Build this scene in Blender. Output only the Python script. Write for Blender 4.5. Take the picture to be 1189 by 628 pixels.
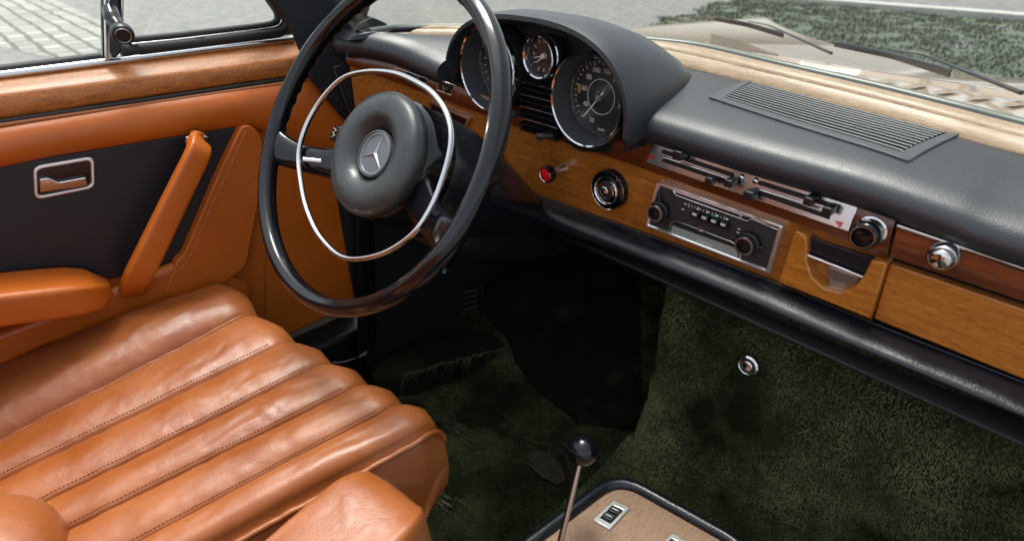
import bpy, bmesh, math, random
import numpy as np
from mathutils import Vector, Matrix, noise
random.seed(7); rng = np.random.default_rng(7)
for o in list(bpy.data.objects): bpy.data.objects.remove(o)
SC = bpy.context.scene
R = math.radians
# ------------------------------------------------------------------ camera
FPX, CX, CY, HY, XL = 680.0, 594.5, 314.0, -85.0, -140.0     # focal length (px of an 1189 px wide frame), centre, horizon, vanishing point of x
PITCH = math.atan((CY-HY)/FPX); _h = FPX/math.cos(PITCH)
YAW = math.atan((_h*_h/(CX-XL))/_h)
FWD = Vector((-math.sin(YAW)*math.cos(PITCH), math.cos(YAW)*math.cos(PITCH), -math.sin(PITCH)))
RGT = Vector((math.cos(YAW), math.sin(YAW), 0)); UPV = RGT.cross(FWD)
cam = bpy.data.cameras.new('camera'); co = bpy.data.objects.new('camera', cam); SC.collection.objects.link(co)
co.matrix_world = Matrix(((RGT.x, UPV.x, -FWD.x, 0), (RGT.y, UPV.y, -FWD.y, 0), (RGT.z, UPV.z, -FWD.z, 0), (0, 0, 0, 1)))
cam.sensor_width = 36; cam.lens = FPX/1189*36; cam.clip_start = .01; cam.clip_end = 500
cam.dof.use_dof = True; cam.dof.focus_distance = .80; cam.dof.aperture_fstop = 5.2
SC.camera = co
SC.render.resolution_x = 1024; SC.render.resolution_y = 540
# ------------------------------------------------------------------ daylight
SUN_EL, SUN_AZ, SUN_STR, SKY_STR, EXPO = 74, 290, 1.7, .15, 1.12
w = bpy.data.worlds.new('World'); SC.world = w; w.use_nodes = True
nt = w.node_tree; bg = nt.nodes['Background']; sky = nt.nodes.new('ShaderNodeTexSky')
sky.sky_type = 'NISHITA'; sky.sun_disc = False; sky.sun_elevation = R(SUN_EL); sky.sun_rotation = R(SUN_AZ)
sky.air_density = 1.0; sky.dust_density = 4.0; sky.ozone_density = .6
hs = nt.nodes.new('ShaderNodeHueSaturation'); hs.inputs['Saturation'].default_value = .35
nt.links.new(sky.outputs[0], hs.inputs['Color']); nt.links.new(hs.outputs[0], bg.inputs[0]); bg.inputs[1].default_value = SKY_STR
sl = bpy.data.lights.new('sun', 'SUN'); sl.energy = SUN_STR; sl.angle = R(18); sl.color = (1, .96, .9)
so = bpy.data.objects.new('sun', sl); SC.collection.objects.link(so)
sd = Vector((math.sin(R(SUN_AZ))*math.cos(R(SUN_EL)), math.cos(R(SUN_AZ))*math.cos(R(SUN_EL)), math.sin(R(SUN_EL))))
so.rotation_euler = sd.to_track_quat('Z', 'Y').to_euler()
SC.view_settings.view_transform = 'Standard'; SC.view_settings.look = 'None'
SC.view_settings.exposure = EXPO; SC.view_settings.gamma = 1
SC.render.engine = 'CYCLES'
SC.cycles.max_bounces = 8; SC.cycles.transparent_max_bounces = 12
# ------------------------------------------------------------------ measuring: where a sight line of the photo meets a real surface
def ray(p): return FWD + RGT*((p[0]-CX)/FPX) - UPV*((p[1]-CY)/FPX)
def BX(p, x): d = ray(p); return d*(x/d.x)
def BY(p, y): d = ray(p); return d*(y/d.y)
def BZ(p, z): d = ray(p); return d*(z/d.z)
def BP(p, q, n): d = ray(p); return d*(Vector(q).dot(n)/d.dot(n))
def BF(p, f, lo=.3, hi=9.0):                                   # meets surface f(P)=0 (f>0 on the camera's side)
    d = ray(p)
    st = .02
    while lo < hi and f(d*(lo+st)) > 0: lo += st
    hi = lo+st
    for _ in range(30):
        m = (lo+hi)/2
        if f(d*m) > 0: lo = m
        else: hi = m
    return d*lo
# ------------------------------------------------------------------ mesh helpers
COL = SC.collection
def tag(o, label=None, cat=None, group=None, kind=None):
    if label: o['label'] = label
    if cat: o['category'] = cat
    if group: o['group'] = group
    if kind: o['kind'] = kind
    return o
def thing(name, loc, label, cat, group=None):
    o = bpy.data.objects.new(name, None); COL.objects.link(o); o.location = loc; o.empty_display_size = .05
    return tag(o, label, cat, group)
def wloc(o):
    v = Vector((0, 0, 0))
    while o is not None:
        v += o.location; o = o.parent
    return v
class MB:
    def __init__(s): s.v = []; s.f = []
    def add(s, v, f):
        b = len(s.v); s.v += [tuple(x) for x in v]; s.f += [tuple(i+b for i in q) for q in f]; return s
    def build(s, name, mat, parent=None, smooth=True, bevel=0, seg=2, sub=0, label=None, ang=35, solid=0):
        me = bpy.data.meshes.new(name); me.from_pydata(s.v, [], s.f); me.update()
        bm = bmesh.new(); bm.from_mesh(me)
        bmesh.ops.recalc_face_normals(bm, faces=bm.faces); bm.to_mesh(me); bm.free()
        o = bpy.data.objects.new(name, me); COL.objects.link(o); me.materials.append(mat)
        if parent is not None:
            o.parent = parent; o.location = -wloc(parent)
        if solid: m = o.modifiers.new('t', 'SOLIDIFY'); m.thickness = solid; m.offset = -1
        if bevel:
            m = o.modifiers.new('b', 'BEVEL'); m.width = bevel; m.segments = seg; m.limit_method = 'ANGLE'; m.angle_limit = R(ang); m.harden_normals = False
        if sub: m = o.modifiers.new('s', 'SUBSURF'); m.levels = sub; m.render_levels = sub
        if smooth:
            me.polygons.foreach_set('use_smooth', [True]*len(me.polygons))
            if not sub:
                try: me.set_sharp_from_angle(angle=R(50 if not bevel else 60))
                except Exception: pass
        if label: o['label'] = label
        return o
    def prism(s, pts, ext):                                   # outline pts, extruded by vector ext
        n = len(pts); ext = Vector(ext); a = [Vector(p) for p in pts]; b = [p+ext for p in a]
        return s.add(a+b, [tuple(range(n)), tuple(range(2*n-1, n-1, -1))]+[(i, i+n, (i+1) % n+n, (i+1) % n) for i in range(n)])
    def frame(s, outer, inner, ext):                          # ring plate between two outlines of the same count
        n = len(outer); ext = Vector(ext); L = [Vector(p) for p in outer]+[Vector(p) for p in inner]
        L = L+[p+ext for p in L]; F = []
        for i in range(n):
            j = (i+1) % n
            F += [(i, j, n+j, n+i), (2*n+i, 3*n+i, 3*n+j, 2*n+j), (i, 2*n+i, 2*n+j, j), (n+i, n+j, 3*n+j, 3*n+i)]
        return s.add(L, F)
    def box(s, c, sx, sy, sz, X=(1, 0, 0), Y=(0, 1, 0), Z=(0, 0, 1)):
        c = Vector(c); X, Y, Z = Vector(X)*sx/2, Vector(Y)*sy/2, Vector(Z)*sz/2
        v = [c+a*X+b*Y+d*Z for a in (-1, 1) for b in (-1, 1) for d in (-1, 1)]
        return s.add(v, [(0, 1, 3, 2), (4, 6, 7, 5), (0, 4, 5, 1), (2, 3, 7, 6), (0, 2, 6, 4), (1, 5, 7, 3)])
    def tube(s, pts, r, closed=False, seg=12, up=None, asp=1.0, sq=1.0):
        P = [Vector(p) for p in pts]; n = len(P); rr = r if hasattr(r, '__len__') else [r]*n
        T = []
        for i in range(n):
            a = P[(i-1) % n] if (closed or i > 0) else P[i]; b = P[(i+1) % n] if (closed or i < n-1) else P[i]
            T.append((b-a).normalized())
        u = Vector(up) if up is not None else (Vector((0, 0, 1)) if abs(T[0].z) < .9 else Vector((1, 0, 0)))
        V = []
        for i in range(n):
            if up is not None: u = Vector(up)
            u = (u-T[i]*u.dot(T[i])).normalized(); w_ = T[i].cross(u)
            for k in range(seg):
                a = 2*math.pi*k/seg
                ca_, sa_ = math.cos(a), math.sin(a); V.append(P[i]+u*math.copysign(abs(ca_)**sq, ca_)*rr[i]*asp+w_*math.copysign(abs(sa_)**sq, sa_)*rr[i])
        F = []
        for i in range(n if closed else n-1):
            j = (i+1) % n
            for k in range(seg): F.append((i*seg+k, i*seg+(k+1) % seg, j*seg+(k+1) % seg, j*seg+k))
        if not closed: F += [tuple(range(seg-1, -1, -1)), tuple(range((n-1)*seg, n*seg))]
        return s.add(V, F)
    def lathe(s, prof, o, ax, seg=48, asp=(1, 1), up=(0, 0, 1)):           # prof: (radius, height along ax)
        o = Vector(o); ax = Vector(ax).normalized(); u = Vector(up); u = (u-ax*u.dot(ax)).normalized(); w_ = ax.cross(u)
        V = []; idx = []
        for r, h in prof:
            if r < 1e-6: idx.append([len(V)]*seg); V.append(o+ax*h)
            else:
                idx.append(list(range(len(V), len(V)+seg)))
                for k in range(seg):
                    a = 2*math.pi*k/seg; V.append(o+ax*h+u*math.cos(a)*r*asp[0]+w_*math.sin(a)*r*asp[1])
        F = []
        for i in range(len(prof)-1):
            for k in range(seg):
                q = [idx[i][k], idx[i][(k+1) % seg], idx[i+1][(k+1) % seg], idx[i+1][k]]
                q2 = []
                for t in q:
                    if t not in q2: q2.append(t)
                if len(q2) > 2: F.append(tuple(q2))
        return s.add(V, F)
    def grid(s, G):                                           # G[i][j] of points
        n, m = len(G), len(G[0])
        return s.add([p for row in G for p in row], [(i*m+j, i*m+j+1, (i+1)*m+j+1, (i+1)*m+j) for i in range(n-1) for j in range(m-1)])
    def sphere(s, c, r, seg=24):
        return s.lathe([(r*math.sin(math.pi*i/seg) if 0 < i < seg else 0, -r*math.cos(math.pi*i/seg)) for i in range(seg+1)], c, (0, 0, 1), seg*2)
def spline(pts, n=8, closed=False):
    P = [Vector(p) for p in pts]; L = len(P); out = []
    for i in range(L if closed else L-1):
        a, b, c, d = (P[(i-1) % L], P[i], P[(i+1) % L], P[(i+2) % L]) if closed else (P[max(i-1, 0)], P[i], P[i+1], P[min(i+2, L-1)])
        for k in range(n):
            t = k/n; out.append(.5*((2*b)+(c-a)*t+(2*a-5*b+4*c-d)*t*t+(3*b-a-3*c+d)*t**3))
    if not closed: out.append(P[-1])
    return out
def interp(xs, ys, x): return float(np.interp(x, xs, ys))
def resample(P, n):
    P = [Vector(p) for p in P]; d = [0]
    for i in range(len(P)-1): d.append(d[-1]+(P[i+1]-P[i]).length)
    out = []
    for k in range(n):
        t = d[-1]*k/(n-1); out.append(Vector([float(np.interp(t, d, [p[c] for p in P])) for c in range(3)]))
    return out
def rrect(u0, v0, u1, v1, r, n=5):
    out = []
    for cx, cy, a0 in ((u1-r, v1-r, 0), (u0+r, v1-r, 90), (u0+r, v0+r, 180), (u1-r, v0+r, 270)):
        for k in range(n+1):
            a = R(a0+90*k/n); out.append((cx+r*math.cos(a), cy+r*math.sin(a)))
    return out
def roundpoly(P, r, n=4):                                       # rounds the corners of a 3D polygon
    P = [Vector(p) for p in P]; out = []; L = len(P)
    rs = r if hasattr(r, '__len__') else [r]*L
    for i in range(L):
        a, b, c = P[i-1], P[i], P[(i+1) % L]; e1 = a-b; e2 = c-b
        q = min(rs[i], e1.length*.49, e2.length*.49)
        if q < 1e-5: out.append(b); continue
        p1 = b+e1.normalized()*q; p2 = b+e2.normalized()*q
        for k in range(n+1):
            t = k/n; out.append(p1*(1-t)**2+b*2*t*(1-t)+p2*t*t)
    return out
def inset(P, d, nrm):                                          # moves an outline inwards by d within its plane
    P = [Vector(p) for p in P]; nrm = Vector(nrm).normalized(); L = len(P); c = sum(P, Vector())/L; out = []
    for i in range(L):
        t = (P[(i+1) % L]-P[i-1]); t = t.normalized() if t.length > 1e-9 else Vector((1, 0, 0))
        m = nrm.cross(t)
        if i == 0: sgn = None
        out.append((P[i], m))
    A = sum(((P[i]-c).cross(P[(i+1) % L]-c)).dot(nrm) for i in range(L)); sg = 1 if A > 0 else -1
    return [p+m*d*sg for p, m in out]
def text(s, size, loc, X, Y, mat, name, parent, depth=.0004):
    cu = bpy.data.curves.new('t', 'FONT'); cu.body = s; cu.size = size; cu.align_x = 'CENTER'; cu.align_y = 'CENTER'; cu.extrude = depth
    o = bpy.data.objects.new('t', cu); COL.objects.link(o)
    bpy.context.view_layer.update()
    me = bpy.data.meshes.new_from_object(o.evaluated_get(bpy.context.evaluated_depsgraph_get()))
    bpy.data.objects.remove(o)
    X = Vector(X).normalized(); Y = Vector(Y).normalized(); Z = X.cross(Y); loc = Vector(loc)
    mb = MB(); mb.add([loc+X*v.co.x+Y*v.co.y+Z*v.co.z for v in me.vertices], [tuple(p.vertices) for p in me.polygons])
    if name is None: return mb
    return mb.build(name, mat, parent, smooth=False)
# ------------------------------------------------------------------ materials
def mat(name, col, rough=.5, metal=0, coat=0, spec=.5, var=None, vscale=8, vstr=None, bump=None, stretch=(1, 1, 1), crough=.05, bumps=None, rvar=0, ramp=(.35, .65), detail=6, sheen=0):
    m = bpy.data.materials.new(name); m.use_nodes = True; n = m.node_tree.nodes; l = m.node_tree.links; b = n['Principled BSDF']
    b.inputs['Base Color'].default_value = (*col, 1); b.inputs['Roughness'].default_value = rough; b.inputs['Metallic'].default_value = metal
    b.inputs['Coat Weight'].default_value = coat; b.inputs['Coat Roughness'].default_value = crough; b.inputs['Specular IOR Level'].default_value = spec
    if sheen: b.inputs['Sheen Weight'].default_value = sheen
    tc = n.new('ShaderNodeTexCoord'); mp = n.new('ShaderNodeMapping'); mp.inputs['Scale'].default_value = stretch; l.new(tc.outputs['Object'], mp.inputs[0])
    if var:
        t = n.new('ShaderNodeTexNoise'); t.inputs['Scale'].default_value = vscale; t.inputs['Detail'].default_value = detail; t.inputs['Roughness'].default_value = .62
        l.new(mp.outputs[0], t.inputs[0]); r = n.new('ShaderNodeValToRGB'); r.color_ramp.elements[0].position = ramp[0]; r.color_ramp.elements[1].position = ramp[1]
        r.color_ramp.elements[0].color = (*col, 1); r.color_ramp.elements[1].color = (*var, 1); l.new(t.outputs[0], r.inputs[0]); l.new(r.outputs[0], b.inputs['Base Color'])
        if stretch != (1, 1, 1):
            t2 = n.new('ShaderNodeTexNoise'); t2.inputs['Scale'].default_value = vscale*7; t2.inputs['Detail'].default_value = 4; l.new(mp.outputs[0], t2.inputs[0])
            r2 = n.new('ShaderNodeMapRange'); r2.inputs[1].default_value = .38; r2.inputs[2].default_value = .56; r2.inputs[3].default_value = .62; r2.inputs[4].default_value = 1.08; l.new(t2.outputs[0], r2.inputs[0])
            mm = n.new('ShaderNodeVectorMath'); mm.operation = 'SCALE'; l.new(r.outputs[0], mm.inputs[0]); l.new(r2.outputs[0], mm.inputs['Scale']); l.new(mm.outputs[0], b.inputs['Base Color'])
    if rvar:
        t = n.new('ShaderNodeTexNoise'); t.inputs['Scale'].default_value = 14; t.inputs['Detail'].default_value = 7; l.new(tc.outputs['Object'], t.inputs[0])
        q = n.new('ShaderNodeMapRange'); q.inputs[1].default_value = .3; q.inputs[2].default_value = .7; q.inputs[3].default_value = rough-rvar; q.inputs[4].default_value = rough+rvar
        l.new(t.outputs[0], q.inputs[0]); l.new(q.outputs[0], b.inputs['Roughness'])
    prev = None
    for kind, sc, st, dist in (bumps or []):
        if kind == 'v': t = n.new('ShaderNodeTexVoronoi'); t.feature = 'DISTANCE_TO_EDGE'; out = t.outputs['Distance']
        elif kind == 'n': t = n.new('ShaderNodeTexNoise'); t.inputs['Detail'].default_value = 5; out = t.outputs[0]
        elif kind == 'm': t = n.new('ShaderNodeTexNoise'); t.inputs['Detail'].default_value = 5; t.inputs['Distortion'].default_value = 1.5; out = t.outputs[0]
        elif kind == 'c': t = n.new('ShaderNodeTexNoise'); t.noise_type = 'RIDGED_MULTIFRACTAL'; t.inputs['Detail'].default_value = 3; t.inputs['Distortion'].default_value = .6; out = t.outputs[0]
        t.inputs['Scale'].default_value = sc; l.new(mp.outputs[0] if kind == 'm' else tc.outputs['Object'], t.inputs[0])
        bp = n.new('ShaderNodeBump'); bp.inputs['Strength'].default_value = st; bp.inputs['Distance'].default_value = dist; l.new(out, bp.inputs['Height'])
        if prev: l.new(prev.outputs[0], bp.inputs['Normal'])
        prev = bp
    if prev: l.new(prev.outputs[0], b.inputs['Normal'])
    return m
LEA = [('v', 520, .35, .0006), ('n', 900, .25, .0004), ('n', 16, .25, .006)]
M = dict(
 tan=mat('tan_leather', (.42, .092, .006), .36, bumps=LEA, var=(.49, .120, .010), vscale=5, rvar=.06),
 seat=mat('seat_leather', (.215, .055, .009), .38, bumps=[('v', 420, .3, .0006), ('n', 700, .3, .0005), ('n', 22, .2, .006), ('v', 46, .16, .0025), ('c', 26, .30, .003)], var=(.30, .097, .027), vscale=7, rvar=.07, ramp=(.38, .66)),
 seatthread=mat('seat_thread', (.17, .045, .012), .6), seam=mat('tan_thread', (.30, .085, .02), .6), stitch=mat('pale_thread', (.55, .24, .09), .6),
 black=mat('black_leather', (.006, .008, .013), .46, bumps=[('v', 480, .3, .0005), ('n', 20, .2, .004)], rvar=.05),
 pad=mat('dash_vinyl', (.012, .0155, .021), .40, spec=.75, bumps=[('v', 420, .38, .0006), ('n', 700, .3, .0004)], rvar=.04),
 roll=mat('roll_vinyl', (.005, .007, .011), .27, bumps=[('v', 380, .4, .0006), ('n', 30, .15, .004)], rvar=.05),
 hubpad=mat('hub_rubber', (.017, .020, .021), .38, spec=.65, var=(.032, .037, .038), vscale=30, bumps=[('n', 80, .3, .002), ('n', 600, .25, .0004)], rvar=.1),
 shroudm=mat('shroud_gloss', (.006, .007, .010), .24, bumps=[('n', 40, .05, .002)]), gloss=mat('black_bakelite', (.004, .0045, .006), .10, coat=0, bumps=[('n', 25, .06, .003)]),
 satin=mat('black_satin_plastic', (.007, .0075, .009), .38, bumps=[('n', 500, .15, .0003)]),
 matt=mat('black_matt', (.008, .008, .009), .6), rubber=mat('black_rubber', (.012, .013, .014), .5, bumps=[('n', 300, .3, .0005)]),
 chrome=mat('chrome', (.62, .62, .63), .09, metal=1, bumps=[('n', 60, .05, .001)]),
 flat=mat('plate_chrome', (.82, .82, .83), .28, metal=.9, bumps=[('n', 90, .05, .001)]),
 chrome2=mat('lever_chrome', (.60, .60, .61), .17, metal=1), steel=mat('brushed_metal', (.45, .46, .47), .3, metal=1),
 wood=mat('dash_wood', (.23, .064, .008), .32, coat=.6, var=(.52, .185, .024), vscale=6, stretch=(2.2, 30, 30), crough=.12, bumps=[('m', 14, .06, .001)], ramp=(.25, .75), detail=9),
 woodlit=mat('lit_wood', (.31, .088, .008), .34, coat=.5, var=(.56, .205, .022), vscale=6, stretch=(2.2, 30, 30), crough=.15, bumps=[('m', 14, .06, .001)], ramp=(.25, .75), detail=9),  # lighter copy of the dash wood, light put into the colour
 wooddark=mat('shaded_wood', (.075, .017, .005), .28, coat=.5, var=(.19, .046, .010), vscale=6, stretch=(2.2, 34, 34), crough=.1, ramp=(.25, .75), detail=9),  # darker copy of the dash wood, shade of downward faces in the colour
 doorwood=mat('door_wood', (.27, .078, .012), .42, coat=.12, var=(.55, .185, .036), vscale=12, stretch=(14, 2.4, 14), crough=.16, bumps=[('m', 12, .1, .001)], ramp=(.28, .72), detail=10),
 blond=mat('blond_wood', (.30, .19, .10), .45, coat=.15, var=(.46, .33, .21), vscale=5, stretch=(2, 30, 45), crough=.2, ramp=(.25, .75), detail=9),
 tanplate=mat('console_veneer', (.20, .112, .062), .5, var=(.33, .20, .125), vscale=22, stretch=(22, 2.5, 22), bumps=[('m', 30, .15, .0006)], ramp=(.3, .7)),
 carpet=mat('green_carpet', (.009, .013, .006), .95, spec=.1, var=(.035, .045, .019), vscale=9, bumps=[('n', 350, 1, .004), ('n', 60, .6, .006)], sheen=.0),
 tuft=mat('carpet_pile', (.014, .018, .008), .95, spec=.1, var=(.23, .265, .12), vscale=6, ramp=(.38, .72), detail=9),
 tuft2=mat('worn_shaded_pile', (.010, .016, .006), .95, spec=.1, var=(.29, .34, .15), vscale=7, ramp=(.44, .74), detail=9),  # driver-side pile, dark tone deepened for the footwell shade
 darkcarpet=mat('dark_carpet', (.006, .008, .005), .95, spec=.1, var=(.018, .024, .010), vscale=7, bumps=[('n', 300, 1, .004)]),
 torn=mat('carpet_backing', (.075, .068, .043), .95, var=(.03, .03, .02), vscale=40, bumps=[('n', 200, .8, .003)]),
 dial=mat('dial_face', (.012, .012, .013), .5), cone=mat('gauge_cone', (.035, .038, .042), .5),
 white=mat('white_marking', (.62, .6, .55), .5), yellow=mat('yellow_marking', (.6, .42, .02), .5),
 red=mat('red_lens', (.65, .012, .01), .12, coat=1), green=mat('green_marking', (.05, .3, .15), .4),
 radioface=mat('radio_face', (.026, .028, .031), .45, bumps=[('n', 500, .15, .0003)]), display=mat('radio_window', (.28, .31, .29), .15, coat=1),
 grillem=mat('grille_plastic', (.055, .062, .067), .38),
 paint=mat('beige_paint', (.36, .27, .19), .3, coat=1, var=(.37, .278, .197), vscale=3, crough=.03),
 cowl=mat('cowl_paint', (.34, .26, .19), .4, coat=.5),
 asphalt=mat('asphalt', (.15, .148, .14), .85, var=(.225, .222, .21), vscale=6, bumps=[('n', 30, .5, .02)]),
 grassm=mat('grass', (.085, .105, .070), .9, var=(.135, .155, .110), vscale=2.0, bumps=[('n', 20, 1, .05)]),
 headliner=mat('headliner', (.55, .54, .50), .8, bumps=[('n', 300, .3, .001)]),
 emblem=mat('emblem_grey', (.13, .14, .148), .35, metal=.3), badge=mat('badge_silver', (.40, .42, .43), .3, metal=.7),
)
def cobble():
    m = mat('cobbles', (.3, .3, .28), .85); n = m.node_tree.nodes; l = m.node_tree.links; b = n['Principled BSDF']
    tc = n.new('ShaderNodeTexCoord'); br = n.new('ShaderNodeTexBrick'); br.inputs['Scale'].default_value = 1; br.inputs['Brick Width'].default_value = .34; br.inputs['Row Height'].default_value = .22
    br.inputs['Mortar Size'].default_value = .03; br.inputs['Mortar Smooth'].default_value = .6; br.inputs['Color1'].default_value = (.24, .236, .22, 1); br.inputs['Color2'].default_value = (.37, .365, .345, 1); br.inputs['Mortar'].default_value = (.12, .12, .095, 1)
    nz = n.new('ShaderNodeTexNoise'); nz.inputs['Scale'].default_value = 2.2; mx = n.new('ShaderNodeMixRGB'); mx.blend_type = 'LINEAR_LIGHT'; mx.inputs[0].default_value = .05
    l.new(tc.outputs['Object'], nz.inputs[0]); l.new(tc.outputs['Object'], mx.inputs[1]); l.new(nz.outputs['Color'], mx.inputs[2]); l.new(mx.outputs[0], br.inputs[0])
    l.new(br.outputs['Color'], b.inputs['Base Color']); bp = n.new('ShaderNodeBump'); bp.invert = True; bp.inputs['Distance'].default_value = .02; l.new(br.outputs['Fac'], bp.inputs['Height']); l.new(bp.outputs[0], b.inputs['Normal'])
    return m
M['cobble'] = cobble()
def glass(name, tint, ior=1.5, refl=1.0):
    m = bpy.data.materials.new(name); m.use_nodes = True; n = m.node_tree.nodes; l = m.node_tree.links; n.remove(n['Principled BSDF'])
    t = n.new('ShaderNodeBsdfTransparent'); t.inputs[0].default_value = (*tint, 1); g = n.new('ShaderNodeBsdfGlossy'); g.inputs['Roughness'].default_value = .01
    f = n.new('ShaderNodeFresnel'); gm_ = n.new('ShaderNodeNewGeometry'); mr = n.new('ShaderNodeMapRange'); mr.inputs[3].default_value = ior; mr.inputs[4].default_value = 1/ior; l.new(gm_.outputs['Backfacing'], mr.inputs[0]); l.new(mr.outputs[0], f.inputs[0]); mx = n.new('ShaderNodeMixShader'); l.new(f.outputs[0], mx.inputs[0]); l.new(t.outputs[0], mx.inputs[1]); l.new(g.outputs[0], mx.inputs[2])
    l.new(mx.outputs[0], n['Material Output'].inputs[0]); return m
M['glass'] = glass('window_glass', (.93, .96, .94)); M['screen'] = glass('windscreen_glass', (.72, .76, .735), 1.9); M['lens'] = glass('gauge_glass', (.97, .97, .97), 1.45)
def tufts(surf, n, h=.005, wd=.0012, name='pile', parent=None, material=None, flat=.5):
    # surf(n) -> (points n x 3, normals n x 3); short leaning fibres, one mesh
    P, N = surf(n); a = rng.uniform(0, 2*np.pi, n); t = np.stack([np.cos(a), np.sin(a), np.sin(a*3)*.5], 1); t -= N*(t*N).sum(1)[:, None]; t /= np.linalg.norm(t, axis=1)[:, None]
    L = np.cross(N, t); lean = L*rng.normal(0, flat, (n, 1))+t*rng.normal(0, flat*.5, (n, 1)); hh = h*rng.uniform(.5, 1.2, (n, 1)); tip = P+(N+lean)*hh
    V = np.empty((n, 3, 3)); V[:, 0] = P-t*wd; V[:, 1] = P+t*wd; V[:, 2] = tip
    me = bpy.data.meshes.new(name); me.vertices.add(3*n); me.vertices.foreach_set('co', V.ravel()); me.loops.add(3*n); me.loops.foreach_set('vertex_index', np.arange(3*n, dtype=np.int32))
    me.polygons.add(n); me.polygons.foreach_set('loop_start', np.arange(0, 3*n, 3, dtype=np.int32)); me.update(); me.validate()
    o = bpy.data.objects.new(name, me); COL.objects.link(o); me.materials.append(material or M['tuft'])
    if parent: o.parent = parent; o.location = -wloc(parent)
    return o
# ================================================================== THE SETTING
GZ = -1.2
mb = MB(); mb.add([(-150, -150, GZ), (150, -150, GZ), (150, 150, GZ), (-150, 150, GZ)], [(0, 1, 2, 3)])
tag(mb.build('road', M['asphalt'], smooth=False), kind='structure')
a = [BZ(p, GZ+.004) for p in ((-60, 2), (6, -16), (60, -2), (150, 40), (190, 66), (118, 74), (40, 64), (-60, 38))]
mb = MB(); mb.add(a, [tuple(range(8))]); tag(mb.build('pavement', M['cobble'], smooth=False), kind='structure')
def edge(n):
    x = rng.uniform(-7.4, 6, n); y = rng.uniform(7.0, 11.6, n); return x, y
def ragged(x, y): return x > -5.0-.25*(y-7)+.4*noise.noise((y*1.3, 0, 0))+.15*noise.noise((y*6, 2, 0)) and 7.0+.3*noise.noise((x*2, 5, 0)) < y < 11.6
nx_, ny_ = 120, 100; gxs, gys = np.linspace(-8, 6, nx_), np.linspace(6.5, 12, ny_)
mb = MB(); GV = [(x, y, GZ+.015+.03*noise.noise((x*2, y*2, 0))) for x in gxs for y in gys]
mb.add(GV, [(a_*ny_+b_, (a_+1)*ny_+b_, (a_+1)*ny_+b_+1, a_*ny_+b_+1) for a_ in range(nx_-1) for b_ in range(ny_-1) if ragged(gxs[a_], gys[b_])])
go = tag(mb.build('grass', M['grassm']), 'low green grass beyond the front of the car', kind='stuff')
def gs(n):
    x, y = edge(n); ok = np.array([ragged(a_+random.uniform(-.06, .06), b_+random.uniform(-.06, .06)) and noise.noise((a_*3, b_*3, 2)) > -.25 for a_, b_ in zip(x, y)]); x = np.where(ok, x, 3.0); y = np.where(ok, y, 9.0)
    return np.stack([x, y, np.full(n, GZ+.02)], 1), np.tile([0, 0, 1.], (n, 1))
kb = MB(); kb.box((0, 11.75, GZ+.05), 13, .28, .12); tag(kb.build('kerb', mat('kerb_stone', (.42, .41, .38), .8, var=(.52, .51, .48), vscale=5), bevel=.02), kind='structure')
tf = tufts(gs, 50000, .03, .012, 'grass_blade', go, M['grassm']); tf['kind'] = 'stuff'
# ================================================================== CAR BODY (bonnet, cowl, pillar, windscreen)
XC = -.33
body = thing('car_body', (XC, 1.3, GZ), 'beige painted car body with bonnet seen through the windscreen', 'car')
WB = [(408, 36, -.145), (450, 31, -.147), (520, 30, -.148), (620, 33, -.150), (720, 44, -.152), (800, 53, -.154), (900, 76, -.160), (1000, 99, -.166), (1100, 124, -.172), (1189, 147, -.178)]
wb = [BZ(p[:2], p[2]) for p in WB]
last = wb[-1]; wb += [last+Vector((.13, -.02, -.004)), last+Vector((.26, -.07, -.006)), last+Vector((.40, -.16, -.008)), last+Vector((.50, -.26, -.01))]
wbs = spline(wb, 6)
def wby(x): return float(np.interp(x, [p.x for p in wbs], [p.y for p in wbs]))
def yend(x): return 1.98+.62*min(1.1, abs((x-XC)/.85))**1.5
def hz(x, y):
    u = (x-XC)/.85
    u = abs(u); z = -.235-.100*max(0, y-1.25)/.75*(1-.62*min(1, u)**1.3)-.02*u*u
    z -= .05*max(0, (y-yend(x)+.10)/.10)**2 if y > yend(x)-.10 else 0
    z -= .05*max(0, u-1)**1.5*6
    if 1.345 < y < 1.36: z -= .02
    return z
hoodf = lambda P: P.z-hz(P.x, P.y)
mb = MB(); hx = np.linspace(-1.24, .58, 80)
mb.grid([[(x, 1.36+(yend(x)-1.36)*t, hz(x, 1.36+(yend(x)-1.36)*t)) for x in hx] for t in np.linspace(0, 1, 60)]+[[(x, yend(x)+.01, hz(x, yend(x))-.12) for x in hx]])
mb.build('bonnet', M['paint'], body, solid=.004)
G = []
for t in np.linspace(0, 1, 90):
    row = []
    for x in np.linspace(-1.24, .58, 140):
        y0 = wby(x)+.02; y = y0+(1.347-y0)*t; row.append((x, y, hz(x, y)-.006*(y < 1.32)+.05*max(0, 1-t*3)))
    G.append(row)
mb = MB(); mb.grid(G); mb.build('cowl_panel', M['paint'], body, solid=.003)
mb = MB()                                                       # slots of the air intake
for i in range(26):
    x = XC-.60+i*.0485; y0 = 1.19-.08*((x-XC)/.6)**2
    mb.grid([[(x+.019*b_+.017*a_, y0+.05*a_, hz(x+.019*b_+.017*a_, y0+.05*a_)-.0025) for b_ in np.linspace(0, 1, 4)] for a_ in np.linspace(0, 1, 6)])
mb.build('intake_slots', mat('slot_shadow', (.25, .185, .13), .5), body)
mb = MB(); mb.tube([(x, 1.352, hz(x, 1.30)-.01) for x in np.linspace(-1.1, .45, 60)], .006, asp=.6); mb.build('bonnet_seal', M['rubber'], body)
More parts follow.
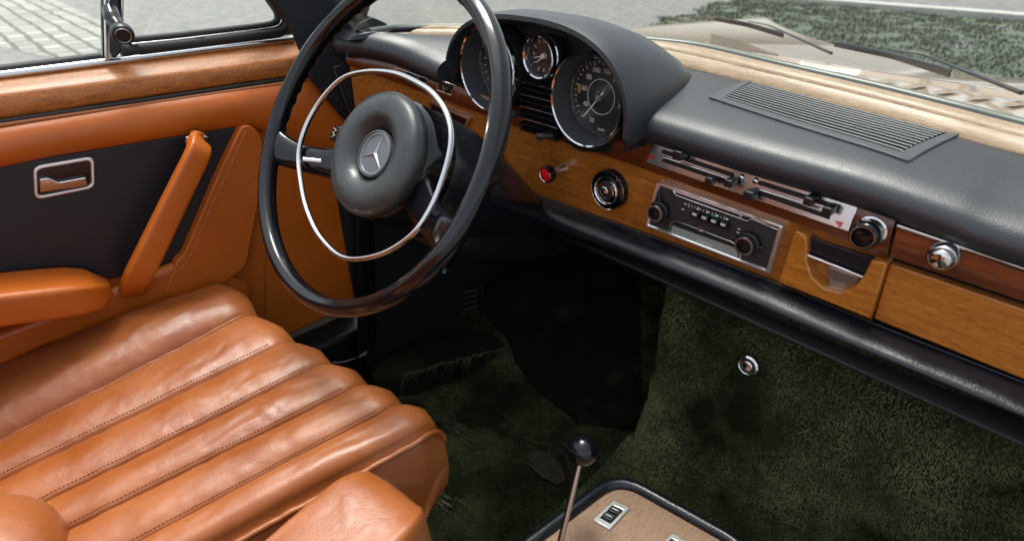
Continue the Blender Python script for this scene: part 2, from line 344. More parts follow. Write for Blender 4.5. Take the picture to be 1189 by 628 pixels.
def wiper(bl, arm, nm):
    w_ = bpy.data.objects.new('wiper', None); COL.objects.link(w_); w_.parent = body; w_.location = -wloc(body); w_['label'] = nm
    P = [BF(p, lambda q: hoodf(q)-.028) for p in bl]; Q = resample(P, 14)
    mb = MB(); mb.tube(Q, [.0015]+[.0036]*12+[.0015], asp=1.3); mb.tube([q+Vector((0, 0, -.006)) for q in Q], .0018, asp=2.2); mb.build('blade', M['rubber'], w_)
    m_ = P[len(P)//2]+Vector((0, 0, .008)); e = BF(arm, lambda q: hoodf(q)-.012)
    mb = MB(); mb.tube([m_, m_+(e-m_)*.3+Vector((0, 0, .01)), e], [.0022, .0028, .005], asp=.7); mb.sphere(e, .010, 10); mb.build('arm', M['satin'], w_)
wiper([(830, 21), (868, 28), (910, 40)], (965, 62), 'black wiper blade nearer the driver side')
wiper([(970, 50), (1035, 63), (1104, 83)], (1186, 108), 'longer black wiper blade lying over the cowl vents')
# windscreen: lower edge behind the wooden capping
SH = Vector((0, -.52, .50))
def wtop(p, t): q = p+SH*t; q.x = XC+(q.x-XC)*(1-.12*t); q.y += .05*math.sin(math.pi*t); return q
mb = MB(); mb.grid([[wtop(p+Vector((0, .012, -.012)), t) for p in wbs] for t in np.linspace(0, 1, 14)]); mb.build('windscreen', M['screen'], body)
mb = MB(); mb.tube([p+Vector((0, .012, -.006)) for p in wbs], .0075, asp=.8); mb.build('windscreen_seal', M['rubber'], body)
mb = MB(); mb.tube([p+Vector((0, .030, -.004)) for p in wbs], .008, asp=.7); mb.build('windscreen_edge', mat('screen_edge', (.10, .125, .105), .3), body)  # green tube standing for the thick lower edge of the glass
mb = MB(); mb.box((XC, -1.25, -.55), 1.4, .06, .80); mb.box((XC, -1.0, -.68), 1.3, .5, .22); mb.build('unseen_rear_bench', M['tan'], body, bevel=.03)  # bench out of view, added to cut light from behind
# left pillar: sheet metal wrapped in black leather
pl = [(316, -2), (340, 42), (350, 66), (362, 96), (408, 150), (419, 122), (407, 92), (404, 70), (416, 44), (426, 22), (434, -2)]
P3 = [BX(p, -.955) for p in pl]; up1 = BX((280, -60), -.955); up2 = BX((438, -60), -.955)
mb = MB(); mb.prism([up1]+P3+[up2], (-.05, .02, 0)); mb.build('pillar', M['black'], body, bevel=.006)
a = [BX(p, -.93) for p in ((402, 70), (404, 46), (416, 28), (432, 20), (452, 29), (430, 34), (413, 45), (410, 62))]
mb = MB(); mb.prism(roundpoly(a, .008), (-.035, .01, 0)); mb.build('pillar_trim', M['pad'], body, bevel=.005)
a = [BX(p, -.95) for p in ((385, 78), (404, 70), (412, 95), (424, 140), (428, 230), (433, 400), (414, 425), (414, 300), (410, 150))]
mb = MB(); mb.prism(a, (-.05, .05, 0)); mb.build('hinge_pillar', M['satin'], body, bevel=.004)
mb = MB(); mb.tube(spline([BX(p, -.945) for p in ((424, 240), (429, 330), (431, 385), (426, 408), (405, 421), (385, 424))], 6), .007); mb.build('door_seal', M['gloss'], body)
# inner shell: firewall, kick panels, floor pan
mb = MB()
mb.add([(-1.0, 1.0, -.34), (.45, 1.0, -.34), (.45, 1.0, -.98), (-1.0, 1.0, -.98)], [(0, 1, 2, 3)])
mb.add([(-.99, .46, -.25), (-.99, 1.0, -.34), (-.97, 1.0, -.98), (-.97, .46, -.98)], [(0, 1, 2, 3)])
mb.add([(.47, .60, -.40), (.47, 1.0, -.34), (.45, 1.0, -.98), (.45, .5, -.98)], [(0, 1, 2, 3)])
mb.build('firewall', M['matt'], body, smooth=False, solid=.004)
mb = MB(); mb.add([(-1.05, -.9, -.93), (.5, -.9, -.93), (.5, 1.02, -.93), (-1.05, 1.02, -.93)], [(0, 1, 2, 3)]); mb.build('floor_pan', M['matt'], body, smooth=False, solid=.01)
mb = MB(); mb.box((-1.05, .05, -.84), .12, 1.9, .16); mb.build('door_sill', M['satin'], body, bevel=.01)
# kick panel louvre
kq = (-.80, .80, -.70); kn = Vector((.25, -1, .1)).normalized()
kv = [BP(p, kq, kn) for p in ((482, 345), (560, 330), (562, 378), (484, 402))]
mb = MB(); mb.prism(roundpoly(kv, .012), kn*-.008)
lo = bpy.data.objects.new('louvre', None); COL.objects.link(lo); lo.parent = body; lo.location = -wloc(body)
mb.build('plate', M['satin'], lo, bevel=.002)
mb = MB()
for i in range(7):
    t = (i+.8)/8
    for s0, s1 in ((.08, .46), (.54, .92)):
        A = (kv[0]*(1-t)+kv[3]*t); B = (kv[1]*(1-t)+kv[2]*t); mb.tube([A+(B-A)*s0+kn*.003, A+(B-A)*s1+kn*.003], .0032, seg=6)
mb.build('slats', M['steel' if 0 else 'grillem'], lo)
# ================================================================== CARPETS
carp = thing('floor_carpet', (-.6, .6, -.92), 'dark green carpet with worn patches in the driver footwell', 'carpet')
def fz(x, y):                                                  # driver floor height
    z = -.90
    if y > .62: z += (y-.62)*.55
    z += .012*noise.noise((x*9, y*9, 1))+.005*noise.noise((x*30, y*30, 4))
    return z
mb = MB(); mb.grid([[(x, y, fz(x, y)) for x in np.linspace(-.985, -.385, 80)] for y in np.linspace(.0, .99, 110)]); mb.build('carpet_base', M['carpet'], carp)
def fs(n):
    x = rng.uniform(-.985, -.385, n); y = rng.uniform(.1, .99, n); P = np.array([(a_, b_, fz(a_, b_)) for a_, b_ in zip(x, y)]); return P, np.tile([0, -.2, .98], (n, 1))
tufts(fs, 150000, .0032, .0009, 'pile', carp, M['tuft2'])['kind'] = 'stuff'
# raised ledge with a torn front edge
lp = [BZ(p, -.84) for p in ((430, 437), (470, 436), (505, 425), (560, 411), (612, 398), (612, 375), (560, 380), (430, 410))]
mb = MB(); mb.prism(lp, (0, .0, -.07)); mb.build('ledge', M['darkcarpet'], carp, bevel=.012, seg=3)
mb = MB(); pr = [BZ(p, -.838) for p in ((470, 436), (505, 425), (560, 411), (614, 397))]
q = resample(pr, 60); q = [v+Vector((random.uniform(-.003, .003), random.uniform(-.004, .004), random.uniform(-.003, .003))) for v in q]
mb.tube(q, [.0015+.0025*random.random() for _ in q], seg=6)
for k in range(46):
    v = random.choice(q); e = v+Vector((random.uniform(-.02, .02), random.uniform(-.03, .005), random.uniform(-.045, -.01))); mb.tube([v, (v+e)/2+Vector((.003, -.004, .004)), e], [.0012, .0009, .0004], seg=5)
mb.build('torn_edge', M['torn'], carp)
def fpt(p): return BF(p, lambda q: q.z-fz(q.x, q.y)-.006)
mb = MB()
for c0, c1, n_, w_ in (((512, 478), (548, 512), 34, 10), ((508, 572), (530, 592), 12, 14), ((585, 480), (600, 492), 8, 10)):
    for k in range(n_):
        t = random.random(); p = (c0[0]+(c1[0]-c0[0])*t+random.uniform(-w_, w_), c0[1]+(c1[1]-c0[1])*t+random.uniform(-w_*.5, w_*.5)); p2 = (p[0]+random.uniform(6, 15), p[1]+random.uniform(4, 10))
        mb.tube([fpt(p), fpt(((p[0]+p2[0])/2, (p[1]+p2[1])/2-1)), fpt(p2)], [.0004, .0011, .0004], seg=5)
mb.build('worn_threads', M['torn'], carp)['kind'] = 'stuff'
mb = MB()
th = [(612, 532), (622, 524), (640, 528), (650, 538), (655, 556), (648, 562), (630, 552), (612, 536)]
mb.tube([fpt(p) for p in [(598, 504), (625, 514), (642, 516), (658, 530), (664, 552)]], .0012, seg=6); mb.tube([fpt(p) for p in th], .002, seg=6)
mb.tube([fpt(p) for p in [(640, 515), (636, 528), (645, 545)]], .0015, seg=6); mb.build('loose_thread', M['torn'], carp)
mb = MB(); mb.prism([fpt(p) for p in th[:-1]], (0, 0, .002)); mb.build('worn_patch', mat('bare_patch', (.014, .013, .008), .9, var=(.035, .031, .020), vscale=60, bumps=[('n', 200, 1, .003)]), carp)
# accelerator side: dark sheet over the toe board, footwell shade put into colour
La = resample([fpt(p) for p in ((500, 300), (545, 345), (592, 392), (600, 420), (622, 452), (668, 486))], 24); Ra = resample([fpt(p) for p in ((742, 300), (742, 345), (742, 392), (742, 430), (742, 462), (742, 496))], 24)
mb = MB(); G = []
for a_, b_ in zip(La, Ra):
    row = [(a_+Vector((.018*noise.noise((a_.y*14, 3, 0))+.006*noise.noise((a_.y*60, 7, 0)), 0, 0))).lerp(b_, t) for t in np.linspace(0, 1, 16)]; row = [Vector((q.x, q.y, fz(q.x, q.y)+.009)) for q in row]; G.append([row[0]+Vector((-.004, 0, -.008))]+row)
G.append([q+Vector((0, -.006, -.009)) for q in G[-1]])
mb.grid(G); mb.build('toe_shade', mat('shade_sheet', (.005, .0075, .004), .95, spec=.1, var=(.024, .032, .016), vscale=14, ramp=(.5, .8), bumps=[('n', 200, .8, .003)]), carp)
# centre carpet: tunnel and passenger side
pc = thing('tunnel_carpet', (-.1, .6, -.92), 'deep green plush carpet over the tunnel under the glovebox', 'carpet')
def cs(u, v):                                                  # u across, v from under the dash down and towards the seats
    x = -.392+u*.95
    pr_ = [(.665, -.36), (.668, -.50), (.672, -.62), (.668, -.70), (.64, -.755), (.57, -.775), (.45, -.785), (.25, -.80), (.0, -.82)]
    y = interp(np.linspace(0, 1, 9), [a_[0] for a_ in pr_], v); z = interp(np.linspace(0, 1, 9), [a_[1] for a_ in pr_], v)
    dx = max(0, x+.12)
    y += .22*min(1, dx/.5)*min(1, max(0, v-.02)*4)*(1-max(0, v-.5)*.8)
    z -= .14*min(1, dx/.35)**1.5*max(0, min(1, (v-.3)*2.5))
    b_ = noise.noise((x*7, v*5, 2))*.014+noise.noise((x*22, v*16, 5))*.005
    y -= b_*(1 if v < .45 else .3); z += b_*(.2 if v < .45 else .8)
    if u < .03: y += .02*(1-u/.03)**2*(v < .5)
    return Vector((x, y, z))
NU, NV = 120, 150
GG = [[cs(i/(NU-1), j/(NV-1)) for i in range(NU)] for j in range(NV)]
GG = [[Vector((-.405, r[0].y+.32, r[0].z-.02))]+[Vector((-.40, r[0].y+.03, r[0].z-.006))]+r for r in GG] if 0 else GG
mb = MB(); mb.grid(GG)
# left wall of the tunnel
mb.grid([[r[0], r[0]+Vector((-.006, .01, -.012)), r[0]+Vector((-.008, .03, -.18))] for r in GG[60:]])
mb.grid([[r[0], r[0]+Vector((-.006, .03, 0)), r[0]+Vector((-.006, .33, 0))] for r in GG[:74]])
mb.build('carpet_base', M['carpet'], pc)
A_ = np.array([[list(p) for p in r] for r in GG])
def ps(n):
    i = rng.uniform(0, NV-1.001, n); j = rng.uniform(0, NU-1.001, n)**1.0; i0 = i.astype(int); j0 = j.astype(int); fi = (i-i0)[:, None]; fj = (j-j0)[:, None]
    a_, b_, c_, d_ = A_[i0, j0], A_[i0+1, j0], A_[i0, j0+1], A_[i0+1, j0+1]
    P = a_*(1-fi)*(1-fj)+b_*fi*(1-fj)+c_*(1-fi)*fj+d_*fi*fj; N = np.cross(b_-a_, c_-a_); N /= np.linalg.norm(N, axis=1)[:, None]; N *= np.where((N[:, 2] > 0) | (N[:, 1] < -.5), 1, -1)[:, None]
    return P, N
tufts(ps, 330000, .0034, .0009, 'pile', pc)['kind'] = 'stuff'
mb = MB(); cpt = BY((870, 423), .655); rg = cpt
mb.lathe([(.0125, 0), (.0145, .002), (.0145, .005), (.012, .007), (.010, .005), (.010, 0)], rg, (0, -1, .1)); mb.lathe([(.0075, 0), (.0075, .006), (.006, .0075), (0, .0075)], rg, (0, -1, .1))
mb.build('carpet_fastener', M['chrome'], pc); mb = MB(); mb.lathe([(.0, .001), (.0115, .001), (.0115, .0045), (.008, .0045)], rg, (0, -1, .1)); mb.build('fastener_recess', M['matt'], pc)
# ================================================================== DASHBOARD
dash = thing('dashboard', (XC, .66, -.6), 'varnished wood dashboard with black padded top, round gauges and radio', 'dashboard')
def dy(x, base=.645):                                          # the panel sweeps towards the driver's door
    return base-.165*max(0, (-.60-x)/.38)**1.6
def BD(p, base=.645): return BF(p, lambda q: dy(q.x, base)-q.y)
N_ = Vector((0, -1, 0)); XX = (1, 0, 0); ZZ = (0, 0, 1)
# --- lower wooden panel and upper strip
def sheet(top, bot, base, thick, name, m_, parent=dash, n=60, crown=0, bevel=.002):
    T = resample([BD(p, base) for p in top], n); B = resample([BD(p, base) for p in bot], n); G = []
    rows = 7 if crown else 2
    for k in range(rows):
        t = k/(rows-1); c = crown*max(0, math.sin(math.pi*t))**.6 if crown else 0
        G.append([a_*(1-t)+b_*t+N_*c for a_, b_ in zip(T, B)])
    G = [[p-N_*abs(thick) for p in G[0]]]+G+[[p-N_*abs(thick) for p in G[-1]]]
    mb = MB(); mb.grid(G); return mb.build(name, m_, parent)
sheet([(404, 70), (450, 88), (520, 112), (600, 141), (700, 172), (750, 190), (870, 232), (990, 273), (1031, 288)], [(404, 150), (480, 170), (560, 192), (630, 229), (750, 271), (895, 325), (960, 352), (1012, 373)], .651, -.012, 'lower_wood_panel', M['wood'])
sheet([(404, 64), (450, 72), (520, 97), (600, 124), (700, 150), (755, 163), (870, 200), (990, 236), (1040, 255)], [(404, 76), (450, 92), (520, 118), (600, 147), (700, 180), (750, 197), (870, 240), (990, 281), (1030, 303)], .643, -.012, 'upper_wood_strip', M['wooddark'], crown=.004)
# --- glovebox
gb = bpy.data.objects.new('glovebox', None); COL.objects.link(gb); gb.parent = dash; gb.location = -wloc(dash)
def ext(p, q, x):                                              # line through two points continued to x
    t = (x-p.x)/(q.x-p.x); return p+(q-p)*t
a, b = BY((1033, 306), .642), BY((1189, 359), .642); c, d = BY((1014, 370), .642), BY((1189, 441), .642)
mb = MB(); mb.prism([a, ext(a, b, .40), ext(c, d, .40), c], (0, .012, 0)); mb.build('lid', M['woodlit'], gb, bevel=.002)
a2, b2 = BY((1042, 265), .636), BY((1189, 316), .636); a3, b3 = BY((1032, 302), .636), BY((1189, 354), .636)
e2, e3 = ext(a2, b2, .40), ext(a3, b3, .40); n = 40; G = []
for k in range(9):
    t = k/8; G.append([a2.lerp(a3, t).lerp(e2.lerp(e3, t), s)+N_*(.0015*math.sin(math.pi*t)-.008*(t > .9)) for s in np.linspace(0, 1, n)])
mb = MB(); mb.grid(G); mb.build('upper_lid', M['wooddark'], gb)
mb = MB(); mb.tube([BY((1042, 262), .634), ext(BY((1042, 262), .634), BY((1189, 312), .634), .40)], .0014, seg=8, asp=1.3); mb.build('chrome_trim', M['chrome'], gb)
lk = BY((1094, 299), .626)
mb = MB(); mb.lathe([(.0135, .008), (.0135, 0), (.011, -.003), (.0098, -.001), (.0092, -.006), (.007, -.008), (0, -.008)], lk, (0, 1, 0)); lko = mb.build('lock', M['chrome'], gb)
mb = MB(); mb.box(lk+N_*.0085, .0022, .001, .012, X=(.96, 0, .25), Z=(-.25, 0, .96)); mb.build('key_slot', M['matt'], gb, bevel=0)
# --- ashtray
at_ = bpy.data.objects.new('ashtray', None); COL.objects.link(at_); at_.parent = dash; at_.location = -wloc(dash)
AY = .632
o1 = [(923, 268), (935, 273), (937, 282), (936.5, 303), (942.5, 322), (956.5, 335), (976, 340), (992, 334), (1004, 318), (1012, 301.5), (1030, 306), (1010, 370), (903, 328)]
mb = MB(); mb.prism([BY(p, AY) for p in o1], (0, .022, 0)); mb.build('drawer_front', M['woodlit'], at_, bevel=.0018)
mb = MB(); mb.prism([BY(p, .652) for p in ((934, 272), (1018, 300), (1000, 345), (930, 335))], (0, .006, 0)); mb.build('drawer_back', M['wood'], at_)
fl = [BY(p, .641) for p in ((938, 275), (1014, 300), (1004, 321), (938, 294))]
mb = MB(); mb.prism(fl, (0, .006, 0)); mb.build('flap', M['roll'], at_, bevel=.001)
mb = MB(); mb.tube([BY((937, 296), .636), BY((1003, 322), .636)], .002, seg=8); mb.build('chrome_trim', M['chrome'], at_)
mb = MB(); mb.prism([BY(p, .645) for p in ((961, 309), (1000, 322), (992, 333), (976, 337), (962, 330))], (0, .004, 0)); mb.build('cup', M['steel'], at_, bevel=.001)
# --- knee roll
rt = [(560, 196), (630, 228), (750, 270), (895, 324), (1012, 372), (1189, 441)]; rb = [(560, 232), (640, 264), (740, 296), (880, 350), (1010, 402), (1189, 475)]
T = resample([BY(p, .648) for p in rt], 50); B = resample([BY(p, .640) for p in rb], 50)
T.append(ext(T[0], T[-1], .42)); B.append(ext(B[0], B[-1], .42)); G = []
for k in range(19):
    t = k/18; ang = math.pi*t; G.append([(a_+b_)/2+(a_-b_)*.5*math.cos(ang)*(1 if t < .5 else 1)+N_*(.034*math.sin(ang)**.85)+Vector((0, .0, -.002*math.sin(2*ang))) for a_, b_ in zip(T, B)])
mb = MB(); mb.grid(G); mb.build('knee_roll', M['roll'], dash)
mb = MB(); mb.tube([p+N_*.0035+Vector((0, 0, -.001)) for p in T], .0011, seg=6); mb.build('roll_piping', M['seam'] if 0 else M['grillem'], dash)
mb = MB(); mb.grid([[(x, y, z) for x in (-.98, .42)] for y, z in ((.63, -.43), (.70, -.44), (.99, -.34))]); mb.build('underside', M['matt'], dash, solid=.004)
mb = MB(); mb.prism([BD(p, .648) for p in ((404, 148), (480, 165), (560, 190), (560, 258), (480, 240), (404, 215))], (0, .02, 0)); mb.build('knee_panel', M['roll'], dash, bevel=.006)
# --- padded top
LIP = [(400, 66), (430, 68), (470, 78), (520, 100), (600, 127), (700, 152), (755, 165), (870, 201), (990, 237), (1090, 273), (1189, 310)]
REAR = [(406, 48, -.158), (440, 44, -.158), (520, 42, -.160), (620, 48, -.166), (720, 62, -.172), (800, 78, -.176), (900, 103, -.182), (1000, 128, -.187), (1100, 154, -.191), (1189, 178, -.195)]
NP = 110
lip = [BD(p, .645) for p in LIP]; lip.append(Vector((.25, .645, lip[-1].z-.002))); lip.append(Vector((.42, .62, lip[-1].z)))
rear = [BZ(p[:2], p[2]) for p in REAR]; rear += [rear[-1]+Vector((.16, -.03, 0)), rear[-1]+Vector((.40, -.14, 0))]
L_ = spline(lip, 8); R_ = spline(rear, 8)
xs = np.linspace(-.965, .40, 220)
def at_x(C, x): return Vector((x, float(np.interp(x, [p.x for p in C], [p.y for p in C])), float(np.interp(x, [p.x for p in C], [p.z for p in C]))))
G = []
prof = [(0, 0), (-.007, .001), (-.014, .005), (-.018, .012), (-.0185, .021), (-.015, .030), (-.006, .037), (.010, .0425)]
secs = []
for x in xs:
    l, r = at_x(L_, x), at_x(R_, x); s = [Vector((x, l.y+.02, l.z+.004))]+[Vector((x, l.y+a_, l.z+b_)) for a_, b_ in prof]; e = s[-1]
    for k in range(1, 13):
        t = k/12; q = e.lerp(r, t); q.z += .003*math.sin(math.pi*t); s.append(q)
    if -.790 < x < -.432: s = [Vector((p.x, max(p.y, .668), p.z)) for p in s]
    secs.append(s)
mb = MB(); mb.grid([[s[k] for s in secs] for k in range(len(secs[0]))]); mb.build('top_pad', M['pad'], dash, solid=.0)
padz = lambda x, y: float(np.interp(y, [p.y for p in min(secs, key=lambda s: abs(s[0].x-x))[9:]], [p.z for p in min(secs, key=lambda s: abs(s[0].x-x))[9:]]))
# --- blond wood capping under the windscreen
G = []
fr = [p+Vector((0, -.004, -.003)) for p in R_]; bk = wbs
xs2 = np.linspace(-.885, .38, 120)
for k, (t, h) in enumerate(((0, -.006), (0, .001), (.06, .004), (.3, .0065), (.42, .0065), (.47, .0035), (.52, .0065), (.8, .005), (1, .001), (1, -.01))):
    G.append([at_x(fr, x).lerp(at_x(bk, x), t)+Vector((0, 0, h)) for x in xs2])
mb = MB(); mb.grid(G); mb.build('windscreen_capping', M['blond'], dash, solid=0)
mb = MB(); mb.tube([at_x(fr, x).lerp(at_x(bk, x), .47)+Vector((0, 0, .0034)) for x in xs2], .0011, seg=6); mb.tube([at_x(fr, x)+Vector((0, -.001, .0015)) for x in xs2], .0018, seg=6); mb.build('capping_groove', mat('groove', (.06, .035, .018), .6), dash)
# --- defroster grille
def padf(q): return q.z-padz(q.x, q.y)
gq = [(870, 91), (1119, 154), (1056, 186), (823, 112)]
gp = [BZ(p, -.183) for p in gq]; zz = [padz(p.x, p.y) for p in gp]
gp = [BF(p, lambda q: padf(q)-.003, .3, 2) for p in gq]
gm = bpy.data.objects.new('defroster_grille', None); COL.objects.link(gm); gm.parent = dash; gm.location = -wloc(dash)
gn = (gp[1]-gp[0]).cross(gp[3]-gp[0]).normalized(); gn = gn if gn.z > 0 else -gn
def gpt(s, t, h=0): return gp[0].lerp(gp[1], s).lerp(gp[3].lerp(gp[2], s), t)+gn*h
def gs_(s, t, h=0):
    q = gp[0].lerp(gp[1], s).lerp(gp[3].lerp(gp[2], s), t); q.z = padz(q.x, q.y)+h; return q
def loop4(c, h, n=24): return [gs_(c[i][0]+(c[(i+1) % 4][0]-c[i][0])*k/n, c[i][1]+(c[(i+1) % 4][1]-c[i][1])*k/n, h) for i in range(4) for k in range(n)]
mb = MB(); mb.frame(loop4([(0, 0), (1, 0), (1, 1), (0, 1)], .0026), loop4([(.035, .07), (.965, .05), (.94, .88), (.065, .88)], .0022), (0, 0, -.008)); mb.build('frame', M['grillem'], gm, bevel=.0010)
mb = MB(); mb.grid([[gs_(.03+.94*i/24, .05+.86*j/8, .0004) for i in range(25)] for j in range(9)]); mb.build('opening', M['matt'], gm)
mb = MB(); ns = 11
for k in range(ns):
    t = .12+.72*k/(ns-1); mb.tube([gs_(.045+.02*t+(.91-.035*t)*i/24, t, .0016) for i in range(25)], .0020, seg=8, up=(0, 0, 1), asp=.4)
mb.build('slats', M['grillem'], gm)
# --- instrument hood (binnacle)
HXC = -.612
def arch(y, hw, zt, zb, n=44, pw=2.6):
    out = []
    for k in range(n):
        a_ = math.pi*k/(n-1); c_, s_ = math.cos(a_), math.sin(a_)
        out.append(Vector((HXC-hw*math.copysign(abs(c_)**(2/pw), c_), y, zb+(zt-zb)*abs(s_)**(2/pw))))
    return out
SL = [(.615, .174, -.120, -.225), (.600, .177, -.114, -.228), (.591, .181, -.110, -.230), (.592, .186, -.104, -.232), (.604, .190, -.101, -.234), (.64, .191, -.101, -.235), (.68, .189, -.108, -.23), (.72, .185, -.121, -.22), (.76, .176, -.143, -.215), (.79, .160, -.168, -.21), (.81, .14, -.20, -.21)]
mb = MB(); mb.grid([arch(*s) for s in SL]); mb.build('instrument_hood', M['pad'], dash)
mb = MB(); mb.prism(arch(.640, .184, -.110, -.262), (0, .01, 0)); mb.build('cluster_panel', M['matt'], dash)
mb = MB(); mb.grid([arch(.602, .178, -.112, -.25), arch(.645, .178, -.112, -.25)]); mb.build('hood_lining', M['matt'], dash, solid=-.003)
# --- gauges
def gauge(name, c, Rr, depth, lab, text_items, needle, small=False):
    g = bpy.data.objects.new(name, None); COL.objects.link(g); g.parent = dash; g.location = -wloc(dash); g['label'] = lab
    c = Vector(c); ax = (0, 1, 0); ri = Rr*(.80 if not small else .93)
    mb = MB(); mb.lathe([(Rr-.0035, .004), (Rr-.0032, -.0006), (Rr-.0014, -.0018), (Rr, .0), (Rr, .006)], c, ax, 72); mb.build('bezel', M['chrome'], g)
    mb = MB(); mb.lathe([(Rr-.0004, .004), (Rr-.001, depth+.012), (Rr*.5, depth+.012)], c, ax, 72); mb.build('housing', M['matt'], g)
    mb = MB(); mb.lathe([(Rr-.0034, .001), (ri+.002, depth), (ri+.001, depth+.006)], c, ax, 72); mb.build('cone', M['cone'], g)
    mb = MB(); mb.lathe([(ri+.0026, depth-.001), (ri+.001, depth-.003), (ri, depth), (ri, depth+.004)], c, ax, 72); mb.build('inner_ring', M['chrome'], g)
    dc = c+Vector((0, depth+.004, 0)); mb = MB(); mb.lathe([(0, 0), (ri+.001, 0), (ri+.001, .003), (0, .003)], dc, ax, 72); mb.build('dial', M['dial'], g)
    mb = MB()
    for s_, size, ax_, az_ in text_items:
        t_ = text(s_, size, dc+Vector((ax_, -.0012, az_)), XX, ZZ, None, None, None); mb.add(t_.v, t_.f)
    return g, mb, dc, ri
sc_ = Vector((-.502, .598, -.198))
num = []
for s_, p in (('20', (686, 140)), ('40', (679, 121)), ('60', (677.5, 103)), ('80', (683, 90)), ('100', (691.5, 82))):
    v = BY(p, .629); num.append((s_, .0095 if s_ != '100' else .009, v.x-sc_.x, v.z-sc_.z))
v = BY((697, 151), .629); num.append(('km/h', .006, v.x-sc_.x, v.z-sc_.z))
for s_, dx_, dz_ in (('120', .008, .034), ('140', .024, .026), ('160', .034, .012), ('180', .036, -.006)): num.append((s_, .008, dx_, dz_))
g, mb, dc, ri = gauge('speedometer', sc_, .0610, .030, 'large round speedometer with white numerals', num, None)
hub = BY((697.5, 114.5), .624); hub.y = dc.y
for k in range(29):
    a_ = R(225-270*k/28); r1 = ri-.002; r0 = ri-(.007 if k % 2 == 0 else .0045); cc = dc
    mb.box(cc+Vector((math.cos(a_), 0, math.sin(a_)))*((r0+r1)/2)+N_*.0008, (r1-r0), .0006, .0009, X=(math.cos(a_), 0, math.sin(a_)), Z=(-math.sin(a_), 0, math.cos(a_)))
mb.lathe([(.0225, -.0008), (.0231, -.0014), (.0237, -.0008)], dc, (0, 1, 0), 60)
mb.build('markings', M['white'], g, smooth=False)
mb = MB(); yv = BY((671.5, 103), .629)
for k in range(5): mb.box(Vector((yv.x, dc.y-.001, yv.z-.005+k*.0025)), .005, .0006, .0014)
mb.build('odometer_mark', M['yellow'], g, smooth=False)
tip = BY((675, 137), .626); d_ = (tip-dc); d_.y = 0; dn = d_.normalized()
mb = MB(); mb.tube([dc-dn*.010+N_*.004, dc+N_*.004, dc+dn*.040+N_*.004], [.0014, .0012, .0007], seg=8); mb.build('needle', M['white'], g)
mb = MB(); mb.lathe([(0, -.009), (.004, -.0085), (.0055, -.006), (.0055, 0)], dc, (0, 1, 0), 24); mb.build('needle_hub', M['steel'], g)
mb = MB(); mb.lathe([(0, 0), (ri, 0)], dc+N_*.010, (0, 1, 0), 48); mb.build('glass', M['lens'], g)
fc = Vector((-.697, .596, -.1865))
g, mb, dc, ri = gauge('fuel_gauge', fc, .0622, .032, 'large round combination gauge behind the wheel rim', [('1/1', .007, -.018, .028), ('1/2', .007, -.028, .012), ('R', .007, -.030, -.006), ('120', .007, .022, .022), ('80', .007, .030, .006), ('40', .007, .028, -.012), ('C', .006, .018, -.026)], None)
for sgn in (-1, 1):
    for k in range(9):
        a_ = R(90+sgn*(25+14*k)); r1 = ri-.004; r0 = ri-.009-(.004 if k % 4 == 0 else 0)
        mb.box(dc+Vector((math.cos(a_), 0, math.sin(a_)))*((r0+r1)/2)+N_*.0008, (r1-r0), .0006, .0012, X=(math.cos(a_), 0, math.sin(a_)), Z=(-math.sin(a_), 0, math.cos(a_)))
mb.tube([dc+Vector((-.018, -.001, .018)), dc+Vector((-.010, -.001, .0)), dc+Vector((-.018, -.001, -.012))], .0009, seg=6); mb.box(dc+Vector((-.014, -.001, -.030)), .020, .0006, .0035, X=(.9, 0, -.4), Z=(.4, 0, .9))
mb.build('markings', M['white'], g, smooth=False)
mb = MB(); mb.tube([dc+Vector((-.006, -.004, .004)), dc+Vector((-.030, -.004, -.004))], [.0012, .0007], seg=8); mb.tube([dc+Vector((.006, -.004, .004)), dc+Vector((.026, -.004, .016))], [.0012, .0007], seg=8); mb.build('needle', M['white'], g)
mb = MB(); mb.lathe([(0, 0), (ri, 0)], dc+N_*.010, (0, 1, 0), 48); mb.build('glass', M['lens'], g)
cc_ = Vector((-.594, .602, -.1555))
g, mb, dc, ri = gauge('clock', cc_, .0296, .010, 'small round clock between the two large gauges', [('12', .007, 0, .020), ('3', .006, .020, 0), ('9', .006, -.020, 0), ('6', .006, 0, -.019)], None, True)
for k in range(12):
    if k % 3 == 0: continue
    a_ = R(30*k); mb.box(dc+Vector((math.cos(a_), 0, math.sin(a_)))*.0215+N_*.0008, .006, .0006, .001, X=(math.cos(a_), 0, math.sin(a_)), Z=(-math.sin(a_), 0, math.cos(a_)))
mb.build('markings', M['white'], g, smooth=False)
mb = MB(); mb.tube([dc+N_*.003, dc+Vector((-.013, -.003, -.010))], [.0014, .0008], seg=8); mb.tube([dc+N_*.004, dc+Vector((-.017, -.004, -.004))], [.0011, .0006], seg=8); mb.lathe([(0, -.006), (.0035, -.005), (.004, 0)], dc, (0, 1, 0), 20); mb.build('needle', M['white'], g)
mb = MB(); mb.lathe([(0, 0), (ri, 0)], dc+N_*.007, (0, 1, 0), 48); mb.build('glass', M['lens'], g)
